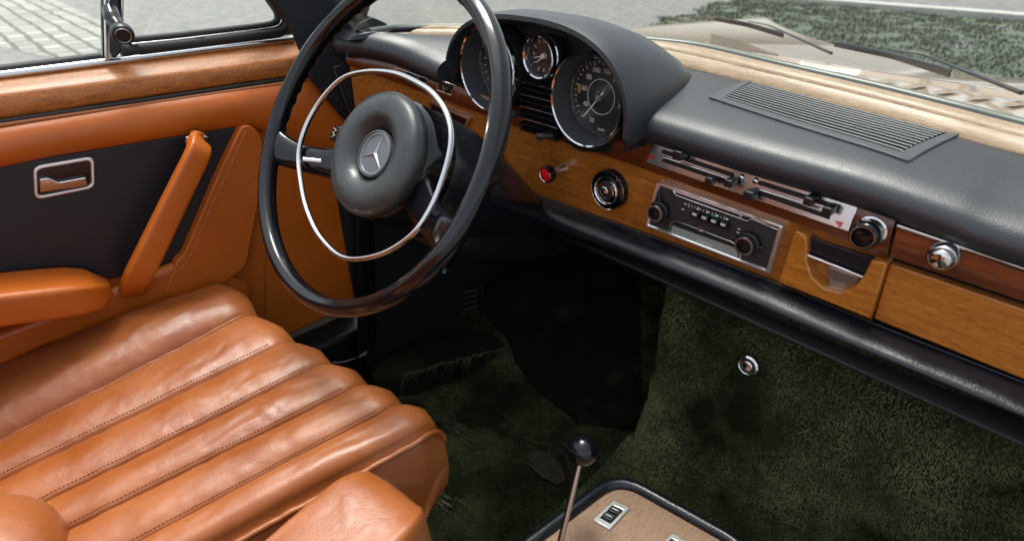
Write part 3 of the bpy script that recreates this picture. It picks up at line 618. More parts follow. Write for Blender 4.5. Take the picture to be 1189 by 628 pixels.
# --- air vent between the gauges, knobs below
av = bpy.data.objects.new('air_vent', None); COL.objects.link(av); av.parent = dash; av.location = -wloc(dash)
mb = MB()
for k in range(9): mb.box((-.598, .618, -.194-k*.0088), .078, .018, .0025, Z=(0, -.3, .95), Y=(0, .95, .3))
mb.build('slats', M['satin'], av, smooth=False)
mb = MB()
for k in (0, 2, 4, 6): mb.tube([(-.637, .6085, -.196-k*.0088), (-.559, .6085, -.196-k*.0088)], .0008, seg=6)
mb.build('chrome_edges', M['chrome'], av)
cp = [BY(p, .612) for p in ((520, 86), (524, 104), (560, 122), (600, 139), (645, 160), (680, 182), (712, 176), (722, 150))]
mb = MB(); mb.prism([BY(p, .6365) for p in ((520, 84), (522, 103), (560, 121), (600, 137), (650, 161), (672, 177), (706, 178), (724, 150), (724, 128), (690, 110), (600, 90))], (0, .01, 0)); mb.build('cluster_base', M['satin'], dash, bevel=.004)
for p, r_, y_, d_ in (((602, 132), .0045, .610, (0, -1, 0)), ((634, 158), .005, .608, (-.7, -.7, -.1))):
    c = BY(p, y_); mb = MB(); mb.lathe([(r_*.7, -.012), (r_*.8, .0), (r_, .004), (r_, .012), (r_*.7, .014), (0, .014)], c, d_, 20); mb.build('reset_knob', M['rubber'], dash)
# --- red warning knob, ignition switch, cigarette lighter
hk = BY((646, 192), .62); wz = bpy.data.objects.new('hazard_switch', None); COL.objects.link(wz); wz.parent = dash; wz.location = -wloc(dash); wz['label'] = 'red push knob on chrome stem'
base = BY((656, 195), .650); dirn = Vector((0, -1, 0))
mb = MB(); mb.lathe([(.0085, 0), (.0085, .006), (.0065, .010), (.0065, .030), (.009, .033)], base, dirn, 28); mb.build('stem', M['chrome'], wz)
mb = MB(); mb.lathe([(.006, .031), (.0125, .033), (.0135, .037), (.0130, .043), (.011, .044)], base, dirn, 32); mb.build('collar', M['gloss'], wz)
mb = MB(); mb.lathe([(.0115, .0435), (.0108, .0455), (.0095, .044)], base, dirn, 32); mb.build('ring', M['chrome'], wz)
mb = MB(); mb.lathe([(.0098, .043), (.009, .0455), (.005, .0468), (0, .0473)], base, dirn, 32); mb.build('lens', M['red'], wz)
ig = bpy.data.objects.new('ignition_switch', None); COL.objects.link(ig); ig.parent = dash; ig.location = -wloc(dash)
c = BY((710, 219), .650)
mb = MB(); mb.lathe([(.030, 0), (.0305, .006), (.028, .011), (.0235, .012), (.022, .006)], c, dirn, 56); mb.build('surround', M['gloss'], ig)
mb = MB(); mb.lathe([(.0295, .0095), (.0288, .0110), (.0280, .0105)], c, dirn, 56); mb.lathe([(.022, .004), (.0215, .013), (.0195, .0155), (.017, .013), (.0165, .006)], c, dirn, 56); mb.lathe([(.0155, .010), (.015, .014), (.0135, .0145), (.013, .010), (.0075, .010), (.0072, .017), (.005, .0185), (0, .0185)], c, dirn, 40); mb.build('rings', M['chrome'], ig)
mb = MB(); mb.lathe([(.017, .006), (.0135, .011), (.007, .0112)], c, dirn, 40); mb.build('face', M['radioface'], ig)
mb = MB(); mb.box(c+N_*.0188, .0018, .0012, .009); mb.build('key_slot', M['matt'], ig)
mb = MB()
for s_, a_ in (('0', 150), ('1', 95), ('2', 40)):
    t_ = text(s_, .0045, c+Vector((math.cos(R(a_))*.0105, -.0118, math.sin(R(a_))*.0105)), XX, ZZ, None, None, None); mb.add(t_.v, t_.f)
mb.build('markings', M['red'], ig, smooth=False)
cl = bpy.data.objects.new('cigarette_lighter', None); COL.objects.link(cl); cl.parent = dash; cl.location = -wloc(dash)
c = BY((1013, 266), .645)
mb = MB(); mb.lathe([(.0155, 0), (.0155, .006), (.0135, .007)], c, dirn, 40); mb.build('collar', M['chrome'], cl)
mb = MB(); mb.lathe([(.0135, .004), (.0138, .016), (.0145, .018), (.0142, .025), (.0125, .0265)], c, dirn, 40); mb.lathe([(.0095, .0255), (.0085, .018), (0, .017)], c, dirn, 40); mb.build('knob', M['gloss'], cl)
mb = MB(); mb.lathe([(.0125, .026), (.0120, .0280), (.0105, .0280), (.0095, .0255)], c, dirn, 40); mb.build('ring', M['chrome'], cl)
# --- heater and air lever plate
ht = bpy.data.objects.new('heater_control', None); COL.objects.link(ht); ht.parent = dash; ht.location = -wloc(dash); ht['label'] = 'long chrome heater plate with sliding levers'
HYp = .636
def HP(p, y):
    v = BY(p, y); v.y += (v.z+.264)*.25; return v
o_ = roundpoly([HP(p, HYp) for p in ((755.5, 167), (994.5, 241), (987.5, 269), (750, 189))], [.006, .002, .002, .003])
mb = MB(); mb.prism(o_, (0, .008, 0)); mb.build('plate', M['chrome2'], ht, bevel=.0012)
mb = MB()
for p, q, w_ in (((769, 178), (848, 204.5), .0036), ((771, 187.5), (846, 213), .0034), ((882, 214.5), (966, 241), .0038), ((886, 226.5), (960, 252), .0036)):
    A, B = HP(p, HYp-.0004), HP(q, HYp-.0004); u_ = (B-A).normalized(); v_ = Vector((0, 1, 0)).cross(u_)
    pts = []
    for cen, a0 in ((B, -90), (A, 90)):
        for k in range(9): aa = R(a0+180*k/8); pts.append(cen+u_*math.cos(aa)*w_+v_*math.sin(aa)*w_*(-1))
    mb.prism(pts, (0, .001, 0))
mb.build('slots', M['matt'], ht, smooth=False)
mb = MB()
for p, q in (((769, 183), (850, 210)), ((882, 221), (966, 247))):
    mb.tube([HP(p, HYp-.002), HP(q, HYp-.002)], .0014, seg=8)
for p in ((860, 207), (876, 211)): mb.lathe([(0, -.003), (.003, -.002), (.0042, .001)], HP(p, HYp), (0, 1, 0), 20)
mb.build('chrome_ribs', M['chrome'], ht)
for tr in (((753.5, 180), (759, 182.5), (753.5, 186)), ((970, 256), (980, 258), (976, 264))): mb = MB(); mb.prism([HP(p, HYp-.0008) for p in tr], (0, .001, 0)); mb.build('red_mark', M['red'], ht, smooth=False)
for p in ((787, 180.5), (826, 209), (848, 212), (872, 226), (940, 233), (962, 244)):
    c = HP(p, HYp-.012); mb = MB(); s_ = .0125 if p[0] in (787, 872) else .010
    mb.box(c, s_, .016, s_*.9); mb.box(c+N_*-.008, .003, .012, .006); mb.build('lever_knob', M['satin'], ht, bevel=.0032, seg=3)
# --- radio
ra = bpy.data.objects.new('radio', None); COL.objects.link(ra); ra.parent = dash; ra.location = -wloc(dash); ra['label'] = 'old push button car radio with two round knobs'
RY = .640
def rp(p, y=RY): return BY(p, y)
oc = [rp(p) for p in ((762, 211), (908.5, 263), (892.5, 319), (748, 263))]
oo = roundpoly(oc, .003); ic = roundpoly([rp(p) for p in ((765.5, 216), (903, 265), (889, 313), (752.5, 261))], .002)
mb = MB(); mb.frame([v for v in oo], ic, (0, .012, 0)); mb.build('bezel', M['flat'], ra, bevel=.0014, seg=1)
mb = MB(); mb.prism([p+Vector((0, .003, 0)) for p in ic], (0, .01, 0)); mb.build('face', M['radioface'], ra)
mb = MB(); mb.tube([rp(p, .6415) for p in ((752, 262), (766, 268), (776, 271), (779, 259), (784, 256), (850, 281), (858, 287), (860, 302), (888, 313))], .0011, seg=8)
mb.tube([rp(p, .6415) for p in ((782, 222), (785, 227), (868, 257), (873, 254), (903, 267))], .0011, seg=8); mb.tube([rp(p, .6415) for p in ((780, 218), (782, 222), (862, 250), (870, 252))], .0008, seg=8); mb.build('chrome_lines', M['chrome'], ra)
mb = MB(); mb.prism([rp(p, .642) for p in ((786, 220.5), (869, 250), (867, 256), (786, 226.5))], (0, .004, 0)); mb.build('upper_slot', M['matt'], ra)
mb = MB(); mb.prism([rp(p, .642) for p in ((781, 262), (857, 289), (857, 301), (778, 271.5))], (0, .004, 0)); mb.build('display', M['display'], ra)
mb = MB(); mb.prism([rp(p, .641) for p in ((784, 256), (852, 280.5), (853, 287), (783, 262))], (0, .005, 0)); mb.build('tuning_bar', M['matt'], ra, bevel=.0006)
mb = MB(); mb.lathe([(.0055, 0), (.0055, .0012), (.0042, .0012), (.0042, 0)], rp((814.5, 266.5), .6405), dirn, 28, asp=(.55, 1)); mb.build('emblem', M['chrome'], ra)
ux = (oc[1]-oc[0]).normalized(); uz = Vector((-ux.z, 0, ux.x))
for p in ((808, 249.5), (819, 253.5), (830, 257.5), (841, 261.5)):
    c = rp(p, .637); mb = MB(); mb.box(c, .0105, .008, .0085, X=ux, Z=uz); mb.build('preset_button', M['satin'], ra, bevel=.001)
    mb = MB(); mb.box(c+N_*.0042+uz*.002, .006, .0006, .003, X=ux, Z=uz); mb.box(c+uz*.0075+Vector((0, .003, 0)), .004, .001, .002, X=ux, Z=uz); mb.build('button_mark', M['white'], ra, smooth=False)
mb = MB()
for s_, p, sz in (('stereo', (818, 282), .0088),):
    t_ = text(s_, sz, rp(p, .6412), ux, uz, None, None, None); mb.add(t_.v, t_.f)
for p in ((796, 237), (793, 243), (858, 266), (857, 270)): mb.box(rp(p, .6422), .004, .0008, .0012, X=ux, Z=uz)
for k in range(14): mb.box(rp((800+k*3.4, 238.5+k*1.22), .6422), .0008, .0008, .0028 if k % 3 else .005, X=ux, Z=uz)
mb.build('lettering', M['white'], ra, smooth=False)
mb = MB(); mb.box(rp((829, 250.5), .6418), .008, .0008, .0022, X=ux, Z=uz); mb.build('green_mark', M['green'], ra, smooth=False)
mb = MB(); t_ = text('0', .005, rp((860, 251.5), .641), ux, uz, None, None, None); mb.add(t_.v, t_.f); t_ = text('electronic', .0036, rp((824, 238), .641), ux, uz, None, None, None); mb.add(t_.v, t_.f) if 0 else None
mb.build('slot_mark', M['white'], ra, smooth=False)
for p, tp in (((768, 244), (765.5, 224)), ((871, 281), (887, 289))):
    c = rp(p, .643); k_ = bpy.data.objects.new('knob', None); 
    mb = MB(); mb.lathe([(.0145, 0), (.0145, .008), (.0125, .009), (.0122, .0155), (.0105, .017), (.0092, .015), (.0088, .010), (0, .010)], c, dirn, 40); mb.build('knob', M['satin'], ra)
    mb = MB(); mb.lathe([(.0118, .0163), (.0112, .0177), (.0094, .0177), (.0090, .0157)], c, dirn, 40); mb.build('knob_ring', M['steel'], ra)
    e = rp(tp, .638); mb = MB(); mb.tube([c+N_*.005, e], [.0035, .002], seg=10); mb.sphere(e, .0028, 8); mb.build('knob_lever', M['satin'], ra)
# --- left switches on the upper strip
sw = bpy.data.objects.new('lever_switch', None); COL.objects.link(sw); sw.parent = dash; sw.location = -wloc(dash)
def BDy(p, dd): return BD(p, .645)+N_*dd
mb = MB(); q = [BDy(p, .008) for p in ((463, 77), (500, 90), (498, 99), (462, 86))]; mb.prism(q, (0, .006, 0)); mb.build('plate', M['chrome'], sw, bevel=.0008)
mb = MB(); q = [BDy(p, .0095) for p in ((466, 80), (497, 91), (496, 96), (465, 84.5))]; mb.prism(q, (0, .001, 0)); mb.build('slot', M['matt'], sw)
for p in ((481, 87), (495, 93)): mb = MB(); mb.box(BDy(p, .018), .012, .016, .011); mb.build('lever_knob', M['satin'], sw, bevel=.003)
s2 = bpy.data.objects.new('rocker_switch', None); COL.objects.link(s2); s2.parent = dash; s2.location = -wloc(dash)
q = [BDy(p, .009) for p in ((513, 91), (533, 98), (530, 112), (511, 105))]; iq = [BDy(p, .009) for p in ((515, 93.5), (530.5, 99), (528, 109), (513.5, 103.5))]
mb = MB(); mb.frame(q, iq, (0, .006, 0)); mb.build('frame', M['chrome'], s2, bevel=.0005)
mb = MB(); mb.prism([v+Vector((0, .001, 0)) for v in iq], (0, .005, 0)); mb.build('rocker', M['satin'], s2); mb = MB(); mb.box(sum(iq, Vector())/4+N_*.003, .003, .004, .010); mb.box(sum(iq, Vector())/4+N_*.001+Vector((.004, 0, 0)), .008, .003, .002); mb.build('rocker_rib', M['steel'], s2)
q = [BDy(p, .004) for p in ((500, 118), (547, 137), (540, 158), (500, 142))]; iq = [BDy(p, .004) for p in ((503, 121), (544, 138.5), (538, 155), (503, 139))]
pl_ = bpy.data.objects.new('lower_plate', None); COL.objects.link(pl_); pl_.parent = dash; pl_.location = -wloc(dash)
mb = MB(); mb.frame(q, iq, (0, .008, 0)); mb.build('edge', M['chrome'], pl_, bevel=.0006); mb = MB(); mb.prism([v+Vector((0, .001, 0)) for v in iq], (0, .006, 0)); mb.build('face', M['gloss'], pl_)
# ================================================================== STEERING WHEEL
WC = Vector((-.617, .336, -.22)); wa, we = R(3.6), R(32.9)
WN = Vector((math.cos(we)*math.sin(wa), -math.cos(we)*math.cos(wa), math.sin(we)))      # towards the driver
WU = Vector((math.cos(wa), math.sin(wa), 0)); WV = WN.cross(WU); WV = WV if WV.z > 0 else -WV
def wp(u, v, h=0): return WC+WU*u+WV*v+WN*h
def bw(p, h=0): q = BP(p, WC+WN*h, WN); return q
sw_ = thing('steering_wheel', tuple(WC-WN*.06), 'large thin rimmed black steering wheel with chrome horn ring and round padded hub', 'steering wheel')
mb = MB(); n = 144; seg = 28; V = []; RR = .2005
for i in range(n):
    a_ = 2*math.pi*i/n; er = WU*math.cos(a_)+WV*math.sin(a_)
    deg = math.degrees(a_) % 360; grip = max(0, math.cos(R(deg-150)*2.2)) if 110 < deg < 190 else (max(0, math.cos(R(deg-30)*2.2)) if (deg < 70 or deg > 350) else 0)
    for k in range(seg):
        b_ = 2*math.pi*k/seg; r_ = .0118
        c_, s_ = math.cos(b_), math.sin(b_)                    # c: outwards, s: towards the driver
        r_ -= .0011*math.exp(-((b_-R(62))/.13)**2)+.0011*math.exp(-((b_-R(118))/.13)**2)
        if s_ < .2 and c_ < .2: r_ += .0012*math.sin(a_*60)*(1 if grip else 0)
        V.append(WC+er*(RR+c_*r_*.92)+WN*(s_*r_*1.08))
mb.add(V, [(i*seg+k, i*seg+(k+1) % seg, ((i+1) % n)*seg+(k+1) % seg, ((i+1) % n)*seg+k) for i in range(n) for k in range(seg)])
mb.build('rim', M['gloss'], sw_)
for sg in (-1, 1):                                             # dished spokes
    C = []; W_ = []
    if sg < 0: ctl = [(-.196, -.050, -.002, .030, .012), (-.185, -.052, -.006, .023, .0095), (-.150, -.052, -.018, .0185, .009), (-.11, -.045, -.034, .020, .010), (-.07, -.03, -.046, .028, .013), (-.03, -.01, -.05, .035, .014)]
    else: ctl = [(.192, -.066, -.002, .032, .012), (.181, -.066, -.006, .024, .0095), (.150, -.060, -.018, .0205, .009), (.11, -.052, -.034, .022, .010), (.07, -.035, -.046, .028, .013), (.03, -.01, -.05, .035, .014)]
    S = []
    cv = spline([Vector((c[0], c[1], c[2])) for c in ctl], 6); wv = spline([Vector((c[3], c[4], 0)) for c in ctl], 6)
    G = []
    for c, w_ in zip(cv, wv):
        row = []
        for k in range(20):
            b_ = 2*math.pi*k/20; cb, sb = math.cos(b_), math.sin(b_)
            row.append(wp(c.x, c.y+w_.x*math.copysign(abs(cb)**.8, cb), c.z+w_.y*math.copysign(abs(sb)**.7, sb)))
        row.append(row[0]); G.append(row)
    mb = MB(); mb.grid(G); mb.build('spoke', M['gloss'], sw_)
HV = -.010
hc = wp(.0, HV, -.055)
mb = MB(); mb.lathe([(.079, -.024), (.0795, -.01), (.0790, .010), (.0775, .018), (.0745, .026), (.073, .027)], hc, WN, 64); mb.build('hub_shell', M['gloss'], sw_)
mb = MB(); mb.lathe([(.0735, .018), (.0765, .023), (.0785, .030), (.0785, .036), (.0762, .0415), (.071, .0455), (.062, .0480), (.052, .0480), (.044, .0455), (.0375, .0405), (.0330, .0345), (.0310, .029)], hc, WN, 72); mb.build('hub_pad', M['hubpad'], sw_)
ec = hc+WN*.032
mb = MB(); mb.lathe([(.0305, .002), (.0292, .006), (.0272, .0065), (.0264, .003), (0, .003)], ec, WN, 56); mb.build('emblem_disc', M['emblem'], sw_)
er_ = R(-8); mb = MB()
for k in range(3):
    a_ = R(90+120*k)+er_; t_ = ec+(WU*math.cos(a_)+WV*math.sin(a_))*.0250+WN*.0035
    l_ = ec+(WU*math.cos(a_+R(60))+WV*math.sin(a_+R(60)))*.0032+WN*.0035; r__ = ec+(WU*math.cos(a_-R(60))+WV*math.sin(a_-R(60)))*.0032+WN*.0035; c_ = ec+WN*.0058; m_ = ec+(WU*math.cos(a_)+WV*math.sin(a_))*.012+WN*.0048
    mb.add([c_, l_, t_, r__], [(0, 1, 2), (0, 2, 3)])
mb.build('emblem_star', M['badge'], sw_, smooth=False)
mb = MB(); mb.lathe([(.0244, .003), (.0250, .0048), (.0260, .0048), (.0264, .003)], ec, WN, 56); mb.build('emblem_ring', M['badge'], sw_)
rp_ = [(347, 180), (350, 215), (357, 245), (372, 275), (400, 299), (440, 296), (476, 275), (498, 246), (514, 208), (524, 166), (520, 135), (504, 110), (482, 95), (456, 85), (425, 83.5), (397, 92), (372, 118), (355, 148)]
mb = MB(); pr = spline([bw(p, -.008) for p in rp_], 8, True); mb.tube(pr, .0033, True, 14, up=WN, asp=1.15); mb.build('horn_ring', M['chrome'], sw_)
for sg, e in ((-1, (352, 185)), (1, (497, 250))):
    E_ = bw(e, -.010); S_ = wp(sg*.072, -.03, -.045); mb = MB(); mb.tube(spline([S_, S_.lerp(E_, .5)+WN*-.006, E_], 6), [.0045]*4+[.003]*9, seg=12, up=WN, asp=.5); mb.build('horn_ring_arm', M['chrome'], sw_)
# steering column
sc2 = thing('steering_column', tuple(WC-WN*.42), 'glossy black steering column shroud between wheel hub and dashboard', 'steering column')
axis_ = lambda t, dz=0: WC-WN*t+WV*dz
mb = MB(); mb.lathe([(.060, -.006), (.078, .0), (.0815, .012), (.082, .05), (.0815, .075), (.079, .078), (.0785, .079)], axis_(.075, HV), -WN, 64); mb.build('upper_shroud', M['shroudm'], sc2)
mb = MB(); mb.lathe([(.0755, .0), (.0765, .004), (.0755, .03), (.071, .065), (.061, .105), (.050, .15), (.040, .20), (.032, .245), (.028, .29)], axis_(.152, HV), -WN, 64); mb.build('lower_shroud', M['shroudm'], sc2)
mb = MB(); G = []
for t, a_, b_, d0 in ((.14, .040, .020, -.068), (.15, .050, .030, -.070), (.22, .048, .034, -.066), (.30, .042, .032, -.056), (.38, .036, .028, -.046), (.42, .030, .02, -.04)):
    G.append([axis_(t, d0)+WU*math.copysign(abs(math.cos(q))**.6, math.cos(q))*a_+WV*math.copysign(abs(math.sin(q))**.6, math.sin(q))*b_ for q in np.linspace(0, 2*math.pi, 37)])
mb.grid(G); mb.build('column_cover', M['satin'], sc2)
mb = MB(); mb.tube([axis_(.40), axis_(.75)], .022, seg=20); mb.build('shaft', M['matt'], sc2)
mb = MB(); c1 = bw((392, 156), -.12); c0 = axis_(.13, .0)+WU*-.07
mb.tube([c0, c0.lerp(c1, .6), c1], [.006, .0055, .006], seg=12); mb.build('stalk', M['gloss'], sc2)
mb = MB(); mb.box(c1, .022, .012, .026, X=WU, Y=WN, Z=WV); mb.build('stalk_tip', M['satin'], sc2, bevel=.003)
mb = MB(); mb.tube([c1+WN*.007+WV*.007-WU*.004, c1+WN*.007+WV*.004+WU*.004, c1+WN*.007-WU*.003, c1+WN*.007-WV*.004+WU*.004, c1+WN*.007-WV*.008-WU*.003], .0008, seg=6); mb.build('stalk_symbol', M['white'], sc2)
# ================================================================== DRIVER DOOR
dr = thing('driver_door', (-1.02, .1, -.85), 'driver door lined with tan leather, black inset and wood capping', 'car door')
def dx(p, x=-1.0): return BX(p, x)
YB = -.75                                                      # rear edge of the door
def cont(p, q, y): t = (y-p.y)/(q.y-p.y); return p+(q-p)*t
def slab(px, x, th, name, m_, bevel=.004, seg=3, label=None, rnd=0, ang=35):
    P = [dx(p, x) for p in px]; P = roundpoly(P, rnd) if rnd else P
    mb = MB(); mb.prism(P, (-th, 0, 0)); return mb.build(name, m_, dr, bevel=bevel, seg=seg, label=label, ang=ang)
# base lining
P = [dx(p, -.985) for p in ((412, 92), (413, 160), (414, 352), (330, 391), (305, 398))]
p0, p1 = dx((0, 146), -.985), dx((368, 90), -.985)
P = [cont(p0, p1, YB), p1]+P+[Vector((-.985, .25, -.74)), Vector((-.985, YB, -.74))]
mb = MB(); mb.prism(P, (-.02, 0, 0)); mb.build('leather_lining', M['tan'], dr, bevel=.004)
mb = MB(); mb.box((-1.075, (YB+.5)/2, -.50), .03, .5-YB, .64); mb.build('outer_skin', M['paint'], dr, bevel=.01)
# upper padded band of leather
def ribbon(topx, botx, x0, crown, name, m_, n=70, rows=12, extend=True, pw=.6):
    T = [dx(p, x0) for p in topx]; B = [dx(p, x0) for p in botx]
    if extend: T = [cont(T[0], T[1], YB)]+T; B = [cont(B[0], B[1], YB)]+B
    T, B = resample(T, n), resample(B, n); G = []
    for k in range(rows):
        t = k/(rows-1); G.append([a_.lerp(b_, t)+Vector((crown*math.sin(math.pi*t)**pw, 0, 0)) for a_, b_ in zip(T, B)])
    mb = MB(); mb.grid(G); return mb.build(name, m_, dr)
ribbon([(0, 147), (180, 118), (368, 90), (409, 96)], [(0, 196), (60, 183), (275, 148), (330, 160), (410, 190)], -.984, .016, 'upper_band', M['tan'])
# wood capping: top and inner face with a soft edge
A = [(dx((0, 90), -1.028), dx((350, 47), -1.028)), (dx((0, 99), -1.012), dx((354, 56), -1.012)), (dx((0, 108), -.996), dx((358, 64), -.996)), (dx((0, 113), -.991), dx((361, 68), -.991)), (dx((0, 134), -.990), dx((368, 82), -.990)), (dx((0, 139), -.995), dx((366, 85), -.995))]
G = []
for a_, b_ in A:
    s_ = cont(a_, b_, YB); e_ = b_; row = [s_.lerp(e_, t) for t in np.linspace(0, .985, 40)]
    row.append(e_+Vector((-.004, .0, -.002))); G.append(row)
G.append([p+Vector((-.05, 0, 0)) for p in G[-1]]); G.insert(0, [p+Vector((0, 0, -.06)) for p in G[0]])
mb = MB(); mb.grid(G); mb.build('wood_capping', M['doorwood'], dr, solid=.003)
mb = MB(); a_, b_ = dx((0, 142), -.99), dx((366, 87), -.99); mb.tube([cont(a_, b_, YB), b_], .0035, seg=8); mb.build('capping_gap', M['matt'], dr)
mb = MB(); a_, b_ = dx((0, 146), -.984), dx((370, 91), -.984); mb.tube([cont(a_, b_, YB), b_], .0028, seg=8); mb.build('leather_piping', M['seam'], dr)
# black inset
P = [dx(p, -.979) for p in ((60, 182), (275, 147), (290, 150), (212, 302), (140, 322), (60, 340))]
a_, b_ = cont(dx((0, 194), -.979), dx((60, 182), -.979), YB), cont(dx((0, 340), -.979), dx((60, 330), -.979), YB)
mb = MB(); mb.prism([a_]+P+[b_], (-.006, 0, 0)); mb.build('black_inset', M['black'], dr, bevel=.003)
# tan flap in front of the inset: raised edge with stitching
fl_ = [(281, 146), (293, 146), (303, 157), (306, 175), (302, 205), (282, 260), (270, 300), (240, 328), (200, 330), (206, 303), (213, 297), (232, 253), (256, 197)]
FP = roundpoly([dx(p, -.957) for p in fl_], .010)
slab([(281, 146), (293, 146), (303, 157), (307, 175), (304, 215), (296, 260), (286, 310), (240, 345), (190, 345), (205, 303), (213, 297), (232, 253), (256, 197)], -.962, .026, 'leather_flap', M['tan'], bevel=.012, seg=5, rnd=.012, ang=30)
st = spline([dx(p, -.9608) for p in ((286, 152), (262, 204), (240, 252), (219, 300), (208, 313), (180, 322), (150, 329))], 10)
def stitches(P, name, m_, parent, l=.0036, gap=.002, r_=.0006):
    Q = resample(P, max(2, int(sum((P[i+1]-P[i]).length for i in range(len(P)-1))/(l+gap)))); mb = MB()
    for i in range(len(Q)-1): mb.tube([Q[i], Q[i].lerp(Q[i+1], l/(l+gap))], r_, seg=5)
    return mb.build(name, m_, parent)
stitches(st, 'stitching', M['stitch'], dr)
# vertical seam of the front lining
mb = MB(); mb.tube(spline([dx(p, -.9845) for p in ((309, 170), (309, 240), (308, 320), (307, 372))], 5), .0016, seg=8); mb.build('lining_seam', M['seam'], dr)
# lower leather band and armrest
P = [dx(p, -.965) for p in ((0, 388), (135, 336), (215, 302), (245, 308), (290, 330), (300, 380), (210, 400), (60, 400))]
a_ = cont(P[0], P[1], YB); mb = MB(); mb.prism([a_]+P[1:]+[Vector((-.965, YB, -.62))], (-.02, 0, 0)); mb.build('lower_band', M['tan'], dr, bevel=.008, seg=3)
T0, T1 = dx((0, 336), -.925), dx((122, 316), -.925); G = []
def arm(px_top, px_mid, px_bot, x_in):
    pass
a0, a1 = BX((0, 352), -.895), BX((132, 336), -.895)
u_ = (a1-a0).normalized(); ar = []
for s_ in np.linspace(0, 1, 40):
    base_ = cont(a0, a1, YB).lerp(a1, s_); sh = 1 if s_ < .93 else math.sqrt(max(0, 1-((s_-.93)/.07)**2))
    row = []
    for k in range(49):
        b_ = 2*math.pi*k/48; cb, sb = math.cos(b_), math.sin(b_)
        row.append(base_+Vector((-.042+.042*math.copysign(abs(cb)**.28, cb)*(.35+.65*sh), 0, -.014+.025*math.copysign(abs(sb)**.30, sb)*(.35+.65*sh))))
    ar.append(row)
mb = MB(); mb.grid(ar); c_ = sum(ar[-1], Vector())/49; nb = len(mb.v); mb.v.append(tuple(c_)); mb.f += [(nb, nb-49+k, nb-48+k) for k in range(48)]
armo = mb.build('armrest', M['tan'], dr, label='long padded tan armrest')
stitches([cont(a0, a1, YB)+Vector((.0005, 0, -.004)), a1+Vector((-.004, -.03, -.004))], 'armrest_stitching', M['stitch'], armo)
armo.children[0].location = (0, 0, 0)
# pull handle
hp = [BX(p, x) for p, x in (((228, 164), -.960), ((231, 168), -.942), ((229, 180), -.928), ((213, 213), -.925), ((195, 250), -.925), ((177, 287), -.925), ((163, 315), -.928), ((157, 328), -.940), ((154, 337), -.960))]
cvp = spline(hp, 7); mb = MB(); mb.tube(cvp, [.0150+.0030*min(1, i/len(cvp)*1.6) for i in range(len(cvp))], seg=32, up=(1, 0, 0), asp=.6, sq=.36)
ph = mb.build('pull_handle', M['tan'], dr)
mb = MB(); c_ = BX((229, 162), -.957); mb.tube([BX((216, 167), -.96), BX((217, 160), -.952), BX((228, 157), -.950), BX((240, 160), -.952)], .0024, seg=8); mb.build('handle_clip', M['chrome'], dr)
# inner door handle
ih = bpy.data.objects.new('door_latch', None); COL.objects.link(ih); ih.parent = dr; ih.location = -wloc(dr)
lc = [dx(p, -.976) for p in ((38, 193), (109, 181), (110, 218), (40, 232))]
lo_ = roundpoly(lc, .010, 5); nx = Vector((1, 0, 0)); li = roundpoly([dx(p, -.976) for p in ((42.5, 196.5), (105, 185.5), (106, 215), (44, 227.5))], .007, 5)
mb = MB(); mb.frame([p+nx*.003 for p in lo_], [p+nx*.003 for p in li], (-.008, 0, 0)); mb.build('bezel', M['flat'], ih, bevel=.0014)
mb = MB(); mb.prism([p+nx*-.0015 for p in li], (-.003, 0, 0)); mb.build('recess', M['gloss'], ih)
lv = [BX(p, -.970) for p in ((46, 208), (57, 207), (68, 212), (100, 206), (102, 216), (47, 224))]
mb = MB(); mb.prism(roundpoly(lv, .002), (-.008, 0, 0)); mb.build('lever', M['chrome'], ih, bevel=.0022)
# window: sill trims, rubber, quarter light divider, glass
mb = MB(); a_, b_ = dx((0, 88), -1.026), dx((352, 44), -1.026); mb.tube([cont(a_, b_, YB), b_], .0042, seg=8, asp=1.2); mb.build('sill_chrome', M['chrome'], dr)
mb = MB(); a_, b_ = dx((0, 82), -1.034), dx((118, 67), -1.034); mb.tube([cont(a_, b_, YB), b_], .0068, seg=10); a_, b_ = dx((140, 61), -1.036), dx((236, 46), -1.036); mb.tube([a_, b_], .010, seg=10)
mb.tube([dx((236, 49), -1.036), dx((345, 33), -1.036)], .009, seg=10); mb.build('sill_rubber', M['rubber'], dr)
fr_ = spline([dx(p, -1.036) for p in ((148, 48), (200, 43), (260, 36), (305, 30.5), (320, 26), (322, 16), (312, 0), (290, -32), (262, -72))], 8)
mb = MB(); mb.tube(fr_, .006, seg=10); mb.tube([p+Vector((.004, .010, -.012)) for p in fr_], .0085, seg=10); mb.build('quarter_light_frame', M['rubber'], dr)
mb = MB(); mb.tube([p+Vector((.006, .003, -.004)) for p in fr_], .0022, seg=8); mb.build('frame_chrome', M['chrome'], dr)
def vup(p, x, z): q = dx(p, x); return q
mb = MB(); mb.prism([dx(p, -1.030) for p in ((118, -60), (146, -60), (142, 30), (141, 60), (130, 74), (120, 70), (119, 30))], (-.012, 0, 0)); dv = mb.build('divider_post', M['gloss'], dr, bevel=.002)
mb = MB(); mb.tube([dx(p, -1.022) for p in ((121, -60), (122.5, 0), (123.5, 70))], .0022, seg=8); mb.tube([dx(p, -1.022) for p in ((141.5, -60), (142, 0), (142, 28))], .0016, seg=8); mb.build('divider_chrome', M['chrome'], dr)
mb = MB(); mb.prism([dx(p, -1.024) for p in ((124, -30), (128, -30), (128, 60), (132, 68), (131, 74), (124, 73))], (-.006, 0, 0)); mb.build('latch_lever', M['steel'], dr, bevel=.001)
k0, k1 = BX((128, 16), -1.012), BX((142, 39), -.975)
mb = MB(); mb.tube(spline([BX((128, 12), -1.015), BX((131, 22), -1.0), k1+(k0-k1)*.3], 5), [.010]*6+[.0085]*5, seg=16); mb.build('latch_stem', M['gloss'], dr)
dk = Vector((.92, -.15, -.25)).normalized()
